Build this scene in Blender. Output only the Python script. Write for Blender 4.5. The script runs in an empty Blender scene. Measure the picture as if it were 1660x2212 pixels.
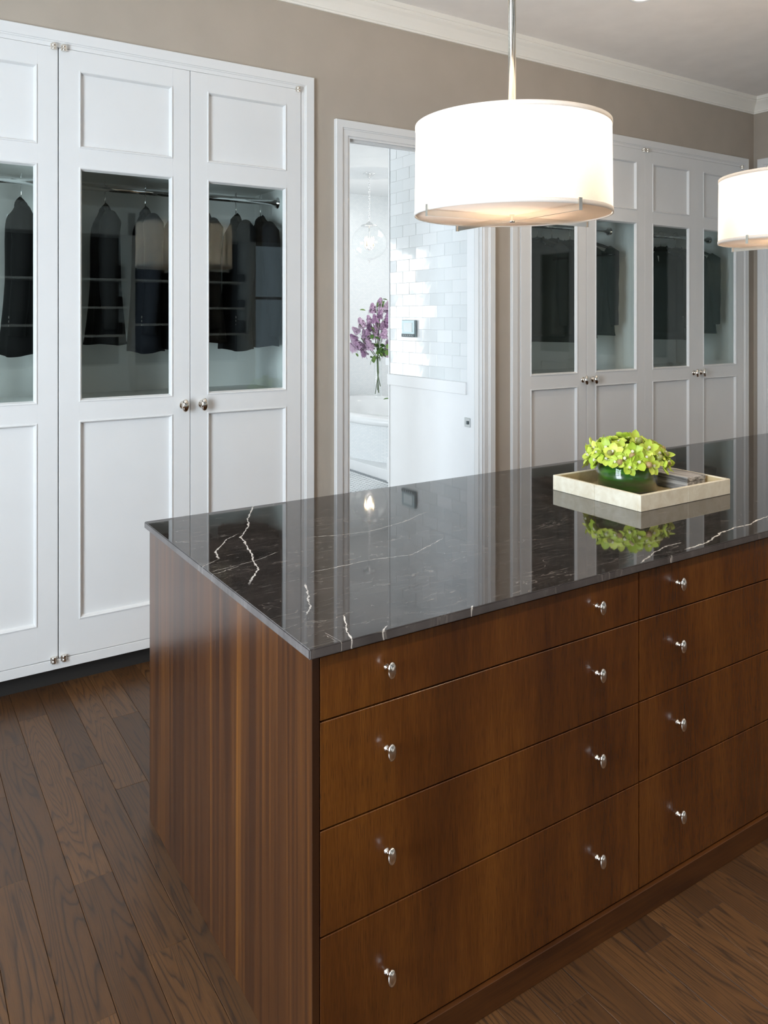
import bpy, bmesh, math, random
from mathutils import Vector, Matrix, noise
R = random.Random(7)
C = bpy.context.scene.collection
PI = math.pi

# ------------------------------------------------------------------ camera
YAW = math.atan2(1088, 1685)
SY, CY = math.sin(YAW), math.cos(YAW)
F, CX, HZ, EYE = 1685.0, 830.0, 683.0, 1.548
cd = bpy.data.cameras.new('camera'); cam = bpy.data.objects.new('camera', cd); C.objects.link(cam)
cam.location = (0, 0, EYE); cam.rotation_euler = (PI/2, 0, -YAW)
cd.sensor_fit = 'HORIZONTAL'; cd.sensor_width = 36; cd.lens = F/1660*36
cd.shift_y = -(1106-HZ)/1660; cd.clip_start = .05; cd.clip_end = 60
bpy.context.scene.camera = cam
# ------------------------------------------------------------------ world and exposure
w = bpy.data.worlds.new('world'); bpy.context.scene.world = w; w.use_nodes = True
w.node_tree.nodes['Background'].inputs[0].default_value = (.75, .87, 1, 1)
w.node_tree.nodes['Background'].inputs[1].default_value = 1.0
vs = bpy.context.scene.view_settings
vs.view_transform = 'Standard'; vs.look = 'None'; vs.exposure = 0.14; vs.gamma = 1; vs.use_curve_mapping = False
# ------------------------------------------------------------------ window daylight and ceiling light
def area(name, loc, rot, sx, sy, power, col):
    l = bpy.data.lights.new(name, 'AREA'); l.shape = 'RECTANGLE'; l.size = sx; l.size_y = sy
    l.energy = power; l.color = col
    o = bpy.data.objects.new(name, l); C.objects.link(o); o.location = loc; o.rotation_euler = rot
    return o
DAY = (.80, .90, 1.0)
# daylight outside the three windows of the dressing room
area('window_daylight', (-1.80, 1.15, 1.55), (0, -PI/2, 0), 1.9, 1.5, 200, DAY)
area('window_daylight', (-.55, -2.5, 1.55), (-PI/2, 0, 0), 1.3, 1.9, 170, DAY)
area('window_daylight', (4.6, -2.5, 1.55), (-PI/2, 0, 0), 1.5, 1.9, 270, (.9, .95, 1))
# daylight in the windows of the bathroom, plus an added ceiling fill
area('window_daylight', (-.28, 8.92, 1.56), (PI/2, 0, PI), .62, 1.88, 34, (.96, .99, 1))
area('bathroom_fill_light', (5.65, 6.85, 3.12), (0, 0, 0), 1.0, 1.0, 24, (1, .98, .95))  # unseen ceiling fill, added to brighten the tub and far wall
area('window_daylight', (-1.32, 6.4, 1.6), (0, -PI/2, 0), 1.8, 2.6, 72, (.97, .99, 1))
DOWNL = [(3.31, 2.665), (.9, .2), (2.7, .2), (4.4, .3)]
def spot(loc, power, col, size=1.9):
    l = bpy.data.lights.new('downlight_lamp', 'SPOT'); l.energy = power; l.color = col
    l.spot_size = size; l.spot_blend = .8; l.shadow_soft_size = .05
    o = bpy.data.objects.new('downlight_lamp', l); C.objects.link(o); o.location = loc
for x, y in DOWNL: spot((x, y, 3.185), 24 if y > 2 else 58, (1, .78, .56), 2.5)

# ================================================================== helpers
def nt(name):
    m = bpy.data.materials.new(name); m.use_nodes = True
    t = m.node_tree; b = t.nodes['Principled BSDF']
    return m, t, b
def N(t, kind, **kw):
    n = t.nodes.new(kind)
    for k, v in kw.items():
        if k.startswith('i_'):
            key = k[2:]
            n.inputs[int(key) if key.isdigit() else key].default_value = v
        else: setattr(n, k, v)
    return n
def L(t, a, b): t.links.new(a, b)
def math_(t, op, a, b=None, clamp=False):
    n = N(t, 'ShaderNodeMath', operation=op); n.use_clamp = clamp
    for i, v in enumerate((a, b)):
        if v is None: continue
        if isinstance(v, (int, float)): n.inputs[i].default_value = v
        else: L(t, v, n.inputs[i])
    return n.outputs[0]
def ramp(t, fac, stops, interp='LINEAR'):
    n = N(t, 'ShaderNodeValToRGB'); n.color_ramp.interpolation = interp
    e = n.color_ramp.elements
    while len(e) < len(stops): e.new(.5)
    for el, (p, c) in zip(e, stops):
        el.position = p; el.color = (c[0], c[1], c[2], 1)
    L(t, fac, n.inputs[0]); return n.outputs[0]
def mixc(t, fac, a, b, mode='MIX'):
    n = N(t, 'ShaderNodeMix', data_type='RGBA', blend_type=mode)
    for i, v in ((0, fac), (6, a), (7, b)):
        if isinstance(v, (int, float)): n.inputs[i].default_value = v
        elif isinstance(v, tuple): n.inputs[i].default_value = (*v, 1)
        else: L(t, v, n.inputs[i])
    return n.outputs[2]
def coords(t, scale=(1, 1, 1), kind='Object', rnd=False):
    tc = N(t, 'ShaderNodeTexCoord'); mp = N(t, 'ShaderNodeMapping'); mp.inputs['Scale'].default_value = scale
    src = tc.outputs[kind]
    if rnd:
        oi = N(t, 'ShaderNodeObjectInfo'); va = N(t, 'ShaderNodeVectorMath', operation='MULTIPLY_ADD')
        cb = N(t, 'ShaderNodeCombineXYZ')
        for i, k in enumerate((37., 91., 53.)): L(t, math_(t, 'MULTIPLY', oi.outputs['Random'], k), cb.inputs[i])
        va.inputs[1].default_value = (1, 1, 1); L(t, src, va.inputs[0]); L(t, cb.outputs[0], va.inputs[2]); src = va.outputs[0]
    L(t, src, mp.inputs[0]); return mp.outputs[0]
def noise_(t, vec, scale, detail=3, rough=.5, dist=0.):
    n = N(t, 'ShaderNodeTexNoise'); L(t, vec, n.inputs['Vector'])
    n.inputs['Scale'].default_value = scale; n.inputs['Detail'].default_value = detail
    n.inputs['Roughness'].default_value = rough; n.inputs['Distortion'].default_value = dist
    return n.outputs[0]
def bump(t, b, h, strength, dist=.001):
    n = N(t, 'ShaderNodeBump'); n.inputs['Strength'].default_value = strength; n.inputs['Distance'].default_value = dist
    L(t, h, n.inputs['Height']); L(t, n.outputs[0], b.inputs['Normal'])

def plain(name, col, rough=.5, metal=0., var=.03, nscale=6., bmp=0., **kw):
    m, t, b = nt(name); b.inputs['Roughness'].default_value = rough; b.inputs['Metallic'].default_value = metal
    nz = noise_(t, coords(t), nscale, 3)
    lo = tuple(c*(1-var) for c in col); hi = tuple(min(1, c*(1+var)) for c in col)
    L(t, ramp(t, nz, [(.3, lo), (.7, hi)]), b.inputs['Base Color'])
    if bmp: bump(t, b, noise_(t, coords(t), 220, 2), bmp, .0006)
    for k, v in kw.items(): b.inputs[k.replace('_', ' ')].default_value = v
    return m
M = {}
M['wall'] = plain('taupe_wall_paint', (.44, .385, .32), .8, bmp=.15)
M['ceiling'] = plain('ceiling_paint', (.88, .85, .82), .9, bmp=.1)
M['trim'] = plain('cream_trim_paint', (.90, .87, .80), .45, var=.01)
M['white'] = plain('white_cabinet_lacquer', (.80, .80, .79), .38, var=.01)
M['inner'] = plain('closet_interior_white', (.86, .87, .85), .6, var=.01)
M['bwhite'] = plain('bathroom_white_paint', (.86, .88, .89), .5, var=.01)
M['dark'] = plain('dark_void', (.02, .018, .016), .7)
M['nickel'] = plain('polished_nickel', (.80, .76, .70), .07, 1., var=.01)
M['chrome'] = plain('chrome', (.82, .82, .82), .08, 1., var=.01)
M['satin'] = plain('satin_nickel', (.86, .82, .74), .22, 1., var=.01)
M['black_gap'] = plain('shadow_gap', (.015, .01, .008), .6)
M['thermo'] = plain('thermostat_silver', (.32, .40, .42), .3, .6)
M['screen'] = plain('thermostat_screen', (.72, .80, .82), .25)
M['thermo_dark'] = plain('thermostat_dark_strip', (.10, .13, .14), .4)
M['switch'] = plain('steel_switch_plate', (.45, .47, .47), .35, .8)

def glass_pane(name, tint, ior=1.5, film=0.0, gcol=(.9, 1, .97)):
    m, t, b = nt(name); t.nodes.remove(b)
    out = t.nodes['Material Output']
    tr = N(t, 'ShaderNodeBsdfTransparent'); tr.inputs[0].default_value = (*tint, 1)
    gl = N(t, 'ShaderNodeBsdfGlossy'); gl.inputs['Roughness'].default_value = .0
    gl.inputs[0].default_value = (*gcol, 1)
    fr = N(t, 'ShaderNodeFresnel'); ge = N(t, 'ShaderNodeNewGeometry')
    L(t, math_(t, 'ADD', ior, math_(t, 'MULTIPLY', ge.outputs['Backfacing'], 1/ior-ior)), fr.inputs['IOR'])
    nz = noise_(t, coords(t), 1.5, 1)
    bp = N(t, 'ShaderNodeBump'); bp.inputs['Strength'].default_value = .02; bp.inputs['Distance'].default_value = .01
    L(t, nz, bp.inputs['Height']); L(t, bp.outputs[0], gl.inputs['Normal'])
    mx = N(t, 'ShaderNodeMixShader')
    f = math_(t, 'ADD', fr.outputs[0], film, True)
    L(t, f, mx.inputs[0]); L(t, tr.outputs[0], mx.inputs[1]); L(t, gl.outputs[0], mx.inputs[2])
    L(t, mx.outputs[0], out.inputs[0]); return m
M['glass'] = glass_pane('closet_glass', (.95, .98, .97), 1.40, .0)
M['clear'] = glass_pane('clear_glass', (.99, .995, .995), 1.42, 0., (1, 1, 1))

def fabric(name, col, rough=.9, sc=700.):
    m, t, b = nt(name); b.inputs['Roughness'].default_value = rough; b.inputs['Specular IOR Level'].default_value = .2
    v = coords(t, (1, 1, .15)); nz = noise_(t, v, sc, 2)
    L(t, ramp(t, nz, [(.3, tuple(c*.9 for c in col)), (.7, tuple(c*1.1 for c in col))]), b.inputs['Base Color'])
    bump(t, b, nz, .12, .0005); return m
M['suit_black'] = fabric('black_wool', (.004, .004, .004))
M['suit_char'] = fabric('charcoal_wool', (.0075, .008, .009))
M['suit_navy'] = fabric('navy_wool', (.005, .006, .009))
M['suit_grey'] = fabric('grey_brown_wool', (.010, .009, .008))
M['button'] = plain('horn_button', (.12, .11, .10), .25)

# --- island veneer
def veneer(name, axis, side):
    m, t, b = nt(name)
    sc = {'x': (1, 1, 1), 'y': (1, 1, 1)}[axis]
    tc = N(t, 'ShaderNodeTexCoord'); sp = N(t, 'ShaderNodeSeparateXYZ'); L(t, tc.outputs['Object'], sp.inputs[0])
    u = sp.outputs[0] if axis == 'x' else sp.outputs[1]
    def vec(su, sz, off=0.):
        cb = N(t, 'ShaderNodeCombineXYZ'); L(t, math_(t, 'MULTIPLY', u, su), cb.inputs[0])
        L(t, math_(t, 'MULTIPLY', sp.outputs[2], sz), cb.inputs[1]); cb.inputs[2].default_value = off; return cb.outputs[0]
    if side:
        broad = noise_(t, vec(9, .35, 3), 1, 2, .5, .2)
        fine = noise_(t, vec(46, .5, 9), 1, 3, .6, .3)
        hair = noise_(t, vec(210, 2.5, 1), 1, 2, .6)
        f = math_(t, 'ADD', math_(t, 'MULTIPLY', broad, .55), math_(t, 'ADD', math_(t, 'MULTIPLY', fine, .5), math_(t, 'MULTIPLY', hair, .12)))
        col = ramp(t, f, [(.40, (.022, .0075, .0035)), (.53, (.036, .0125, .0045)), (.63, (.070, .024, .006)), (.76, (.165, .060, .009))])
        rough = .28
    else:
        broad = noise_(t, vec(5, .8, 5), 1, 3, .5, .5)
        fine = noise_(t, vec(38, 3.2, 2), 1, 3, .6, .6)
        hair = noise_(t, vec(360, 14, 7), 1, 2, .7)
        f = math_(t, 'ADD', math_(t, 'MULTIPLY', broad, .62), math_(t, 'ADD', math_(t, 'MULTIPLY', fine, .25), math_(t, 'MULTIPLY', hair, .25)))
        col = ramp(t, f, [(.40, (.070, .021, .0045)), (.56, (.128, .040, .0062)), (.74, (.215, .076, .011))])
        pores = noise_(t, vec(620, 22, 4), 1, 2, .6)
        col = mixc(t, math_(t, 'MULTIPLY', ramp(t, pores, [(.56, (0, 0, 0)), (.66, (1, 1, 1))]), .5), col, (.04, .016, .006))
        bump(t, b, pores, .25, .0005)
        rough = .26
    L(t, col, b.inputs['Base Color']); b.inputs['Roughness'].default_value = rough
    b.inputs['Coat Weight'].default_value = .5; b.inputs['Coat Roughness'].default_value = .2
    return m
M['ven_side'] = veneer('striped_mahogany_veneer', 'y', True)
M['ven_front'] = veneer('mahogany_drawer_veneer', 'x', False)
M['ven_edge'] = veneer('mahogany_edge', 'x', False)
# horizontal grain for the plinth
def plinth_mat():
    m, t, b = nt('plinth_veneer')
    v = coords(t, (1.6, 1, 30)); n1 = noise_(t, v, 1, 3, .6, .4)
    v2 = coords(t, (12, 1, 300)); n2 = noise_(t, v2, 1, 2)
    f = math_(t, 'ADD', math_(t, 'MULTIPLY', n1, .75), math_(t, 'MULTIPLY', n2, .25))
    L(t, ramp(t, f, [(.35, (.055, .018, .005)), (.7, (.15, .052, .011))]), b.inputs['Base Color'])
    b.inputs['Roughness'].default_value = .35; return m
M['plinth'] = plinth_mat()

# --- oak floor planks
def oak():
    m, t, b = nt('stained_oak_plank')
    oi = N(t, 'ShaderNodeObjectInfo')
    v = coords(t, (10, .75, 1), rnd=True)
    base = noise_(t, v, 1, 2, .45, .35)
    rings = math_(t, 'MULTIPLY', base, 27.)
    rings = math_(t, 'ADD', rings, math_(t, 'MULTIPLY', noise_(t, coords(t, (60, 6, 1), rnd=True), 1, 2), .35))
    fr = math_(t, 'FRACT', rings)
    line = ramp(t, fr, [(0, (1, 1, 1)), (.16, (.35, .35, .35)), (.45, (0, 0, 0)), (.86, (.1, .1, .1)), (1, (.9, .9, .9))])
    pores = noise_(t, coords(t, (520, 16, 1), rnd=True), 1, 2, .6)
    tone = noise_(t, coords(t, (3, .7, 1), rnd=True), 1, 2)
    k = math_(t, 'ADD', math_(t, 'MULTIPLY', oi.outputs['Random'], .55), math_(t, 'MULTIPLY', tone, .45))
    col = ramp(t, k, [(.15, (.062, .027, .010)), (.5, (.098, .043, .0145)), (.9, (.145, .066, .023))])
    col = mixc(t, math_(t, 'MULTIPLY', line, .78), col, (.018, .011, .008))
    col = mixc(t, math_(t, 'MULTIPLY', ramp(t, pores, [(.52, (0, 0, 0)), (.64, (1, 1, 1))]), .45), col, (.035, .020, .012))
    L(t, col, b.inputs['Base Color'])
    h = math_(t, 'SUBTRACT', 1., math_(t, 'ADD', math_(t, 'MULTIPLY', pores, .6), math_(t, 'MULTIPLY', line, .3)))
    bump(t, b, h, .28, .0006)
    b.inputs['Roughness'].default_value = .36; b.inputs['IOR'].default_value = 1.5
    return m
M['oak'] = oak()

# --- counter marble, veins placed along hand-set courses
def Zp(u, v, z):
    l = (u-CX)/F; Z = (EYE-z)*F/(v-HZ); return (Z*(SY+CY*l), Z*(CY-SY*l))
VEINS = [  # (course in picture samples on the slab, half width m, strength, runs-along)
 ([(548,1093),(535,1120),(538,1135),(520,1160),(535,1180),(545,1200),(549,1215),(558,1230),(545,1250),(537,1265)], .0024, 1., 'y'),
 ([(510,1155),(490,1165),(465,1193),(472,1208)], .0024, .9, 'y'),
 ([(472,1208),(455,1216),(435,1225)], .0014, .7, 'y'),
 ([(661,1262),(666,1290),(671,1315),(661,1329)], .0020, .7, 'y'),
 ([(743,1330),(750,1360),(753,1369),(759,1378),(757,1388)], .0020, 1., 'y'),
 ([(703,1367),(708,1374),(711,1378),(725,1384),(742,1388)], .0026, .9, 'x'),
 ([(835,1352),(830,1360),(826,1370)], .0022, .8, 'y'),
 ([(1023,1308),(1018,1316),(1015,1328)], .0026, .9, 'y'),
 ([(666,1237),(759,1218.6),(799,1209.5),(892,1197.5),(955,1164)], .0014, .55, 'x'),
 ([(1015,1250),(1050,1267),(1103,1292)], .0012, .65, 'x'),
 ([(660,1161),(730,1156),(798,1148),(870,1128),(919,1107)], .0018, .5, 'x'),
 ([(1480,1188),(1510,1178),(1530,1170),(1560,1150),(1572,1146),(1590,1139),(1620,1133),(1632,1126),(1648,1120),(1662,1114)], .0026, .95, 'x'),
 ([(1385,1217),(1410,1196),(1440,1180),(1470,1172)], .0022, .6, 'x'),
 ([(1410,1237),(1440,1213),(1452,1200)], .0030, .7, 'x'),
 ([(455,1235),(500,1225),(560,1208),(600,1192)], .0013, .5, 'x'),
 ([(405,1250),(470,1238),(520,1222)], .0013, .5, 'x'),
]
def marble():
    m, t, b = nt('dark_veined_marble')
    tc = N(t, 'ShaderNodeTexCoord'); sp = N(t, 'ShaderNodeSeparateXYZ')
    wv = N(t, 'ShaderNodeCombineXYZ')
    L(t, tc.outputs['Object'], sp.inputs[0])
    flat = N(t, 'ShaderNodeCombineXYZ'); L(t, sp.outputs[0], flat.inputs[0]); L(t, sp.outputs[1], flat.inputs[1])
    L(t, math_(t, 'MULTIPLY', sp.outputs[2], .35), flat.inputs[2])
    P = flat.outputs[0]
    nz = noise_(t, P, 45, 3, .6); wob = math_(t, 'MULTIPLY', math_(t, 'SUBTRACT', nz, .5), .016)
    nz2 = noise_(t, P, 70, 2); wid = ramp(t, nz2, [(.35, (.35,)*3), (.65, (1.25,)*3)])
    X = math_(t, 'ADD', sp.outputs[0], wob); Y = math_(t, 'ADD', sp.outputs[1], wob)
    total = None
    for pts, hw, st, ax in VEINS:
        W = [Zp(u, v, .914) for u, v in pts]
        i = 1 if ax == 'y' else 0
        W.sort(key=lambda p: p[i]); a0, a1 = W[0][i], W[-1][i]
        b0 = min(p[1-i] for p in W)-.01; b1 = max(p[1-i] for p in W)+.01
        s = math_(t, 'DIVIDE', math_(t, 'SUBTRACT', sp.outputs[i], a0), a1-a0)
        fc = N(t, 'ShaderNodeFloatCurve'); cu = fc.mapping.curves[0]
        q = [((p[i]-a0)/(a1-a0), (p[1-i]-b0)/(b1-b0)) for p in W]
        cu.points[0].location = q[0]; cu.points[1].location = q[-1]
        for z in q[1:-1]: cu.points.new(*z)
        for pp in cu.points: pp.handle_type = 'VECTOR'
        fc.mapping.update(); L(t, s, fc.inputs[1])
        g = math_(t, 'ADD', math_(t, 'MULTIPLY', fc.outputs[0], b1-b0), b0)
        d = math_(t, 'ABSOLUTE', math_(t, 'SUBTRACT', X if ax == 'y' else Y, g))
        k = math_(t, 'SUBTRACT', 1.25, math_(t, 'DIVIDE', d, math_(t, 'MULTIPLY', wid, hw)), True)
        e = math_(t, 'MULTIPLY', math_(t, 'MULTIPLY', s, 14.), 1., True)
        e2 = math_(t, 'MULTIPLY', math_(t, 'MULTIPLY', math_(t, 'SUBTRACT', 1.03, s), 14.), 1., True)
        k = math_(t, 'MULTIPLY', math_(t, 'MULTIPLY', math_(t, 'MULTIPLY', k, 2., True), st), math_(t, 'MULTIPLY', e, e2))
        total = k if total is None else math_(t, 'MAXIMUM', total, k)
    # hair veins: ridges of stretched noise, broken up
    def ridge(rot, sc, scale, w0, seed, thr):
        mp = N(t, 'ShaderNodeMapping'); mp.inputs['Rotation'].default_value = (0, 0, rot); mp.inputs['Scale'].default_value = sc
        mp.inputs['Location'].default_value = (seed, seed*.7, 0); L(t, P, mp.inputs[0])
        n = noise_(t, mp.outputs[0], scale, 4, .55, .6)
        r = math_(t, 'SUBTRACT', 1., math_(t, 'DIVIDE', math_(t, 'ABSOLUTE', math_(t, 'SUBTRACT', n, .5)), w0), True)
        brk = ramp(t, noise_(t, mp.outputs[0], scale*2.3, 2), [(thr, (0, 0, 0)), (thr+.12, (1, 1, 1))])
        return math_(t, 'MULTIPLY', r, brk)
    h1 = ridge(.25, (1.2, 5, 1), 3.0, .007, 3.1, .44)
    h2 = ridge(-.5, (1.5, 4, 1), 5.0, .009, 8.4, .48)
    h3 = ridge(.1, (1, 7, 1), 9.0, .03, 1.7, .46)
    hair = math_(t, 'MAXIMUM', math_(t, 'MULTIPLY', h1, .38), math_(t, 'MAXIMUM', math_(t, 'MULTIPLY', h2, .25), math_(t, 'MULTIPLY', h3, .13)))
    cloud = noise_(t, P, 9, 4, .6)
    col = ramp(t, cloud, [(.3, (.020, .016, .014)), (.7, (.044, .035, .031))])
    col = mixc(t, hair, col, (.42, .38, .34))
    col = mixc(t, total, col, (.78, .74, .68))
    ge = N(t, 'ShaderNodeNewGeometry'); gs = N(t, 'ShaderNodeSeparateXYZ'); L(t, ge.outputs['True Normal'], gs.inputs[0])
    edge = math_(t, 'LESS_THAN', gs.outputs[2], .3)          # the sawn edges are honed, less glossy than the top
    L(t, math_(t, 'ADD', .035, math_(t, 'MULTIPLY', edge, .28)), b.inputs['Roughness'])
    col = mixc(t, math_(t, 'MULTIPLY', edge, math_(t, 'MULTIPLY', cloud, .26)), col, (.56, .53, .53))  # window sheen on the edges painted in as a paler tint
    L(t, col, b.inputs['Base Color'])
    b.inputs['IOR'].default_value = 1.62
    bump(t, b, noise_(t, P, 2.6, 1), .25, .0012)
    return m
M['marble'] = marble()

def tile_mat():
    m, t, b = nt('glazed_white_tile'); b.inputs['Roughness'].default_value = .06
    oi = N(t, 'ShaderNodeObjectInfo')
    L(t, ramp(t, oi.outputs['Random'], [(0, (.74, .78, .79)), (1, (.84, .87, .88))]), b.inputs['Base Color'])
    bump(t, b, noise_(t, coords(t), 14, 2), .15, .002); return m
M['tile'] = tile_mat()
M['grout'] = plain('pale_grout', (.74, .76, .77), .9)
def mosaic():
    m, t, b = nt('tiny_mosaic'); b.inputs['Roughness'].default_value = .2
    tc = N(t, 'ShaderNodeTexCoord'); sp = N(t, 'ShaderNodeSeparateXYZ'); L(t, tc.outputs['Object'], sp.inputs[0])
    cb = N(t, 'ShaderNodeCombineXYZ'); L(t, math_(t, 'ADD', sp.outputs[0], sp.outputs[1]), cb.inputs[0]); L(t, sp.outputs[2], cb.inputs[1])
    br = N(t, 'ShaderNodeTexBrick'); L(t, cb.outputs[0], br.inputs['Vector'])
    br.inputs['Color1'].default_value = (.88, .91, .92, 1); br.inputs['Color2'].default_value = (.82, .86, .88, 1)
    br.inputs['Mortar'].default_value = (.76, .80, .82, 1); br.inputs['Scale'].default_value = 1
    br.inputs['Brick Width'].default_value = .032; br.inputs['Row Height'].default_value = .016; br.inputs['Mortar Size'].default_value = .0016
    L(t, br.outputs[0], b.inputs['Base Color']); bump(t, b, br.outputs[1], -.3, .001); return m
M['mosaic'] = mosaic()
M['dot'] = plain('charcoal_dot_tile', (.08, .09, .10), .3)
M['border'] = plain('grey_border_tile', (.20, .23, .25), .3)

def shade_mat(name='white_linen_shade', tr=.45):
    m, t, b = nt(name); t.nodes.remove(b); out = t.nodes['Material Output']
    v = coords(t, (1, 1, 1)); nz = noise_(t, v, 500, 2)
    col = ramp(t, nz, [(.3, (.86, .83, .79)), (.7, (.93, .90, .86))])
    d = N(t, 'ShaderNodeBsdfDiffuse'); tl = N(t, 'ShaderNodeBsdfTranslucent')
    L(t, col, d.inputs[0]); L(t, col, tl.inputs[0]); mx = N(t, 'ShaderNodeMixShader'); mx.inputs[0].default_value = tr
    L(t, d.outputs[0], mx.inputs[1]); L(t, tl.outputs[0], mx.inputs[2]); L(t, mx.outputs[0], out.inputs[0]); return m
M['shade'] = shade_mat()
M['hem'] = shade_mat('shade_hem_tape', .22)
def diffuser_mat():
    m, t, b = nt('acrylic_diffuser'); t.nodes.remove(b); out = t.nodes['Material Output']
    nz = noise_(t, coords(t), 3, 1); col = ramp(t, nz, [(.3, (.88, .80, .73)), (.7, (.90, .82, .75))])
    d = N(t, 'ShaderNodeBsdfDiffuse'); tl = N(t, 'ShaderNodeBsdfTranslucent')
    L(t, col, d.inputs[0]); L(t, col, tl.inputs[0]); mx = N(t, 'ShaderNodeMixShader'); mx.inputs[0].default_value = .5
    L(t, d.outputs[0], mx.inputs[1]); L(t, tl.outputs[0], mx.inputs[2]); L(t, mx.outputs[0], out.inputs[0]); return m
M['diffuser'] = diffuser_mat()
def emit(name, col, s):
    m, t, b = nt(name); b.inputs['Base Color'].default_value = (*col, 1)
    nz = noise_(t, coords(t), 40, 1); L(t, ramp(t, nz, [(0, tuple(c*.95 for c in col)), (1, col)]), b.inputs['Emission Color'])
    b.inputs['Emission Strength'].default_value = s; return m
M['bulb'] = emit('warm_bulb', (1, .72, .42), 14)
M['downglow'] = emit('downlight_glow', (1, .86, .70), 5)

def parchment(name, a, c):
    m, t, b = nt(name); n = noise_(t, coords(t), 22, 4, .6, .8)
    L(t, ramp(t, n, [(.3, a), (.7, c)]), b.inputs['Base Color']); b.inputs['Roughness'].default_value = .4; return m
M['parch'] = parchment('cream_parchment', (.74, .66, .50), (.90, .85, .70))
M['tray_in'] = parchment('golden_tray_lining', (.50, .39, .20), (.66, .53, .31))
def driftwood():
    m, t, b = nt('weathered_grey_wood')
    n = noise_(t, coords(t, (60, 5, 90)), 1, 4, .65, .5)
    L(t, ramp(t, n, [(.35, (.11, .105, .10)), (.5, (.32, .31, .30)), (.66, (.60, .58, .56))]), b.inputs['Base Color'])
    b.inputs['Roughness'].default_value = .6; bump(t, b, n, .4, .001); return m
M['driftwood'] = driftwood()
def leafy():
    m, t, b = nt('green_leaf_lining')
    tc = N(t, 'ShaderNodeTexCoord')
    n = noise_(t, coords(t, (6, 6, 26)), 1, 3, .5, 1.)
    L(t, ramp(t, n, [(.3, (.003, .035, .003)), (.55, (.012, .125, .006)), (.70, (.09, .30, .018))]), b.inputs['Base Color'])
    b.inputs['Roughness'].default_value = .3; b.inputs['Coat Weight'].default_value = .8; b.inputs['Coat Roughness'].default_value = .03; return m
M['lining'] = leafy()
def petal(name, lo, hi, sub=.1):
    m, t, b = nt(name); oi = N(t, 'ShaderNodeObjectInfo')
    n = noise_(t, coords(t, rnd=True), 45, 2)
    f = math_(t, 'ADD', math_(t, 'MULTIPLY', n, .5), math_(t, 'MULTIPLY', oi.outputs['Random'], .5))
    L(t, ramp(t, f, [(.25, lo), (.75, hi)]), b.inputs['Base Color']); b.inputs['Roughness'].default_value = .45
    b.inputs['Subsurface Weight'].default_value = sub; b.inputs['Subsurface Scale'].default_value = .01; return m
M['orchid'] = petal('lime_orchid_petal', (.42, .58, .045), (.74, .84, .15))
M['lip'] = petal('cream_orchid_lip', (.72, .70, .45), (.86, .84, .66))
M['lipspot'] = plain('maroon_orchid_spot', (.10, .012, .02), .5)
M['bud'] = petal('mottled_green_bud', (.28, .30, .08), (.50, .28, .17))
M['lilac'] = petal('mauve_lilac', (.40, .22, .40), (.72, .54, .70), 0)
M['stem'] = petal('green_stem', (.05, .10, .02), (.10, .17, .05), 0)
M['leaf'] = petal('green_leaf', (.045, .12, .02), (.16, .28, .06), 0)
M['tub'] = plain('white_tub_enamel', (.86, .88, .89), .15, var=.01)
M['candle'] = plain('ivory_candle_sleeve', (.85, .78, .62), .5)

# ---- mesh helpers
def obj(name, bm, mat, parent=None, smooth=False, loc=None, rot=None):
    me = bpy.data.meshes.new(name); bm.normal_update(); bm.to_mesh(me); bm.free()
    for x in (mat if isinstance(mat, (list, tuple)) else [mat]): me.materials.append(x)
    if smooth:
        for p in me.polygons: p.use_smooth = True
    o = bpy.data.objects.new(name, me); C.objects.link(o)
    if parent: o.parent = parent
    if loc: o.location = loc
    if rot: o.rotation_euler = rot
    return o
def tag(o, label, cat, group=None):
    o['label'] = label; o['category'] = cat
    if group: o['group'] = group
    return o
def thing(name, label, cat, loc=(0, 0, 0), rz=0., group=None):
    o = bpy.data.objects.new(name, None); C.objects.link(o); o.location = loc; o.rotation_euler = (0, 0, rz)
    return tag(o, label, cat, group)
def struct(o): o['kind'] = 'structure'; return o
def copy_tree(o, parent=None):
    c = o.copy(); C.objects.link(c); c.parent = parent
    for ch in list(o.children): copy_tree(ch, c)
    return c
def box(bm, x0, x1, y0, y1, z0, z1, mi=0, bev=0.):
    vs_ = [bm.verts.new(p) for p in ((x0,y0,z0),(x1,y0,z0),(x1,y1,z0),(x0,y1,z0),(x0,y0,z1),(x1,y0,z1),(x1,y1,z1),(x0,y1,z1))]
    fs = []
    for q in ((0,3,2,1),(4,5,6,7),(0,1,5,4),(1,2,6,5),(2,3,7,6),(3,0,4,7)):
        f = bm.faces.new([vs_[i] for i in q]); f.material_index = mi; fs.append(f)
    if bev:
        es = list({e for f in fs for e in f.edges})
        bmesh.ops.bevel(bm, geom=es, offset=bev, segments=1 if bev < .003 else 2, affect='EDGES', profile=.5)
    return fs
def BX(*a, **k):
    bm = bmesh.new(); box(bm, *a, **k); return bm
def lathe(bm, prof, seg=24, c=(0, 0, 0), axis='z', mi=0, sx=1., sz=1.):
    """prof: list of (r, h)"""
    rings = []
    for r, h in prof:
        ring = []
        for i in range(seg):
            a = 2*PI*i/seg
            p = (r*math.cos(a), r*math.sin(a), h)
            if axis == 'y': p = (p[0]*sx, -h, p[1]*sz)
            if axis == 'x': p = (h, p[0]*sx, p[1]*sz)
            ring.append(bm.verts.new((c[0]+p[0], c[1]+p[1], c[2]+p[2])))
        rings.append(ring)
    for a, b in zip(rings, rings[1:]):
        for i in range(seg):
            f = bm.faces.new((a[i], a[(i+1) % seg], b[(i+1) % seg], b[i])); f.material_index = mi; f.smooth = True
    for ring in (rings[0], rings[-1]):
        try: f = bm.faces.new(ring); f.material_index = mi
        except ValueError: pass
    return rings
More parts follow.
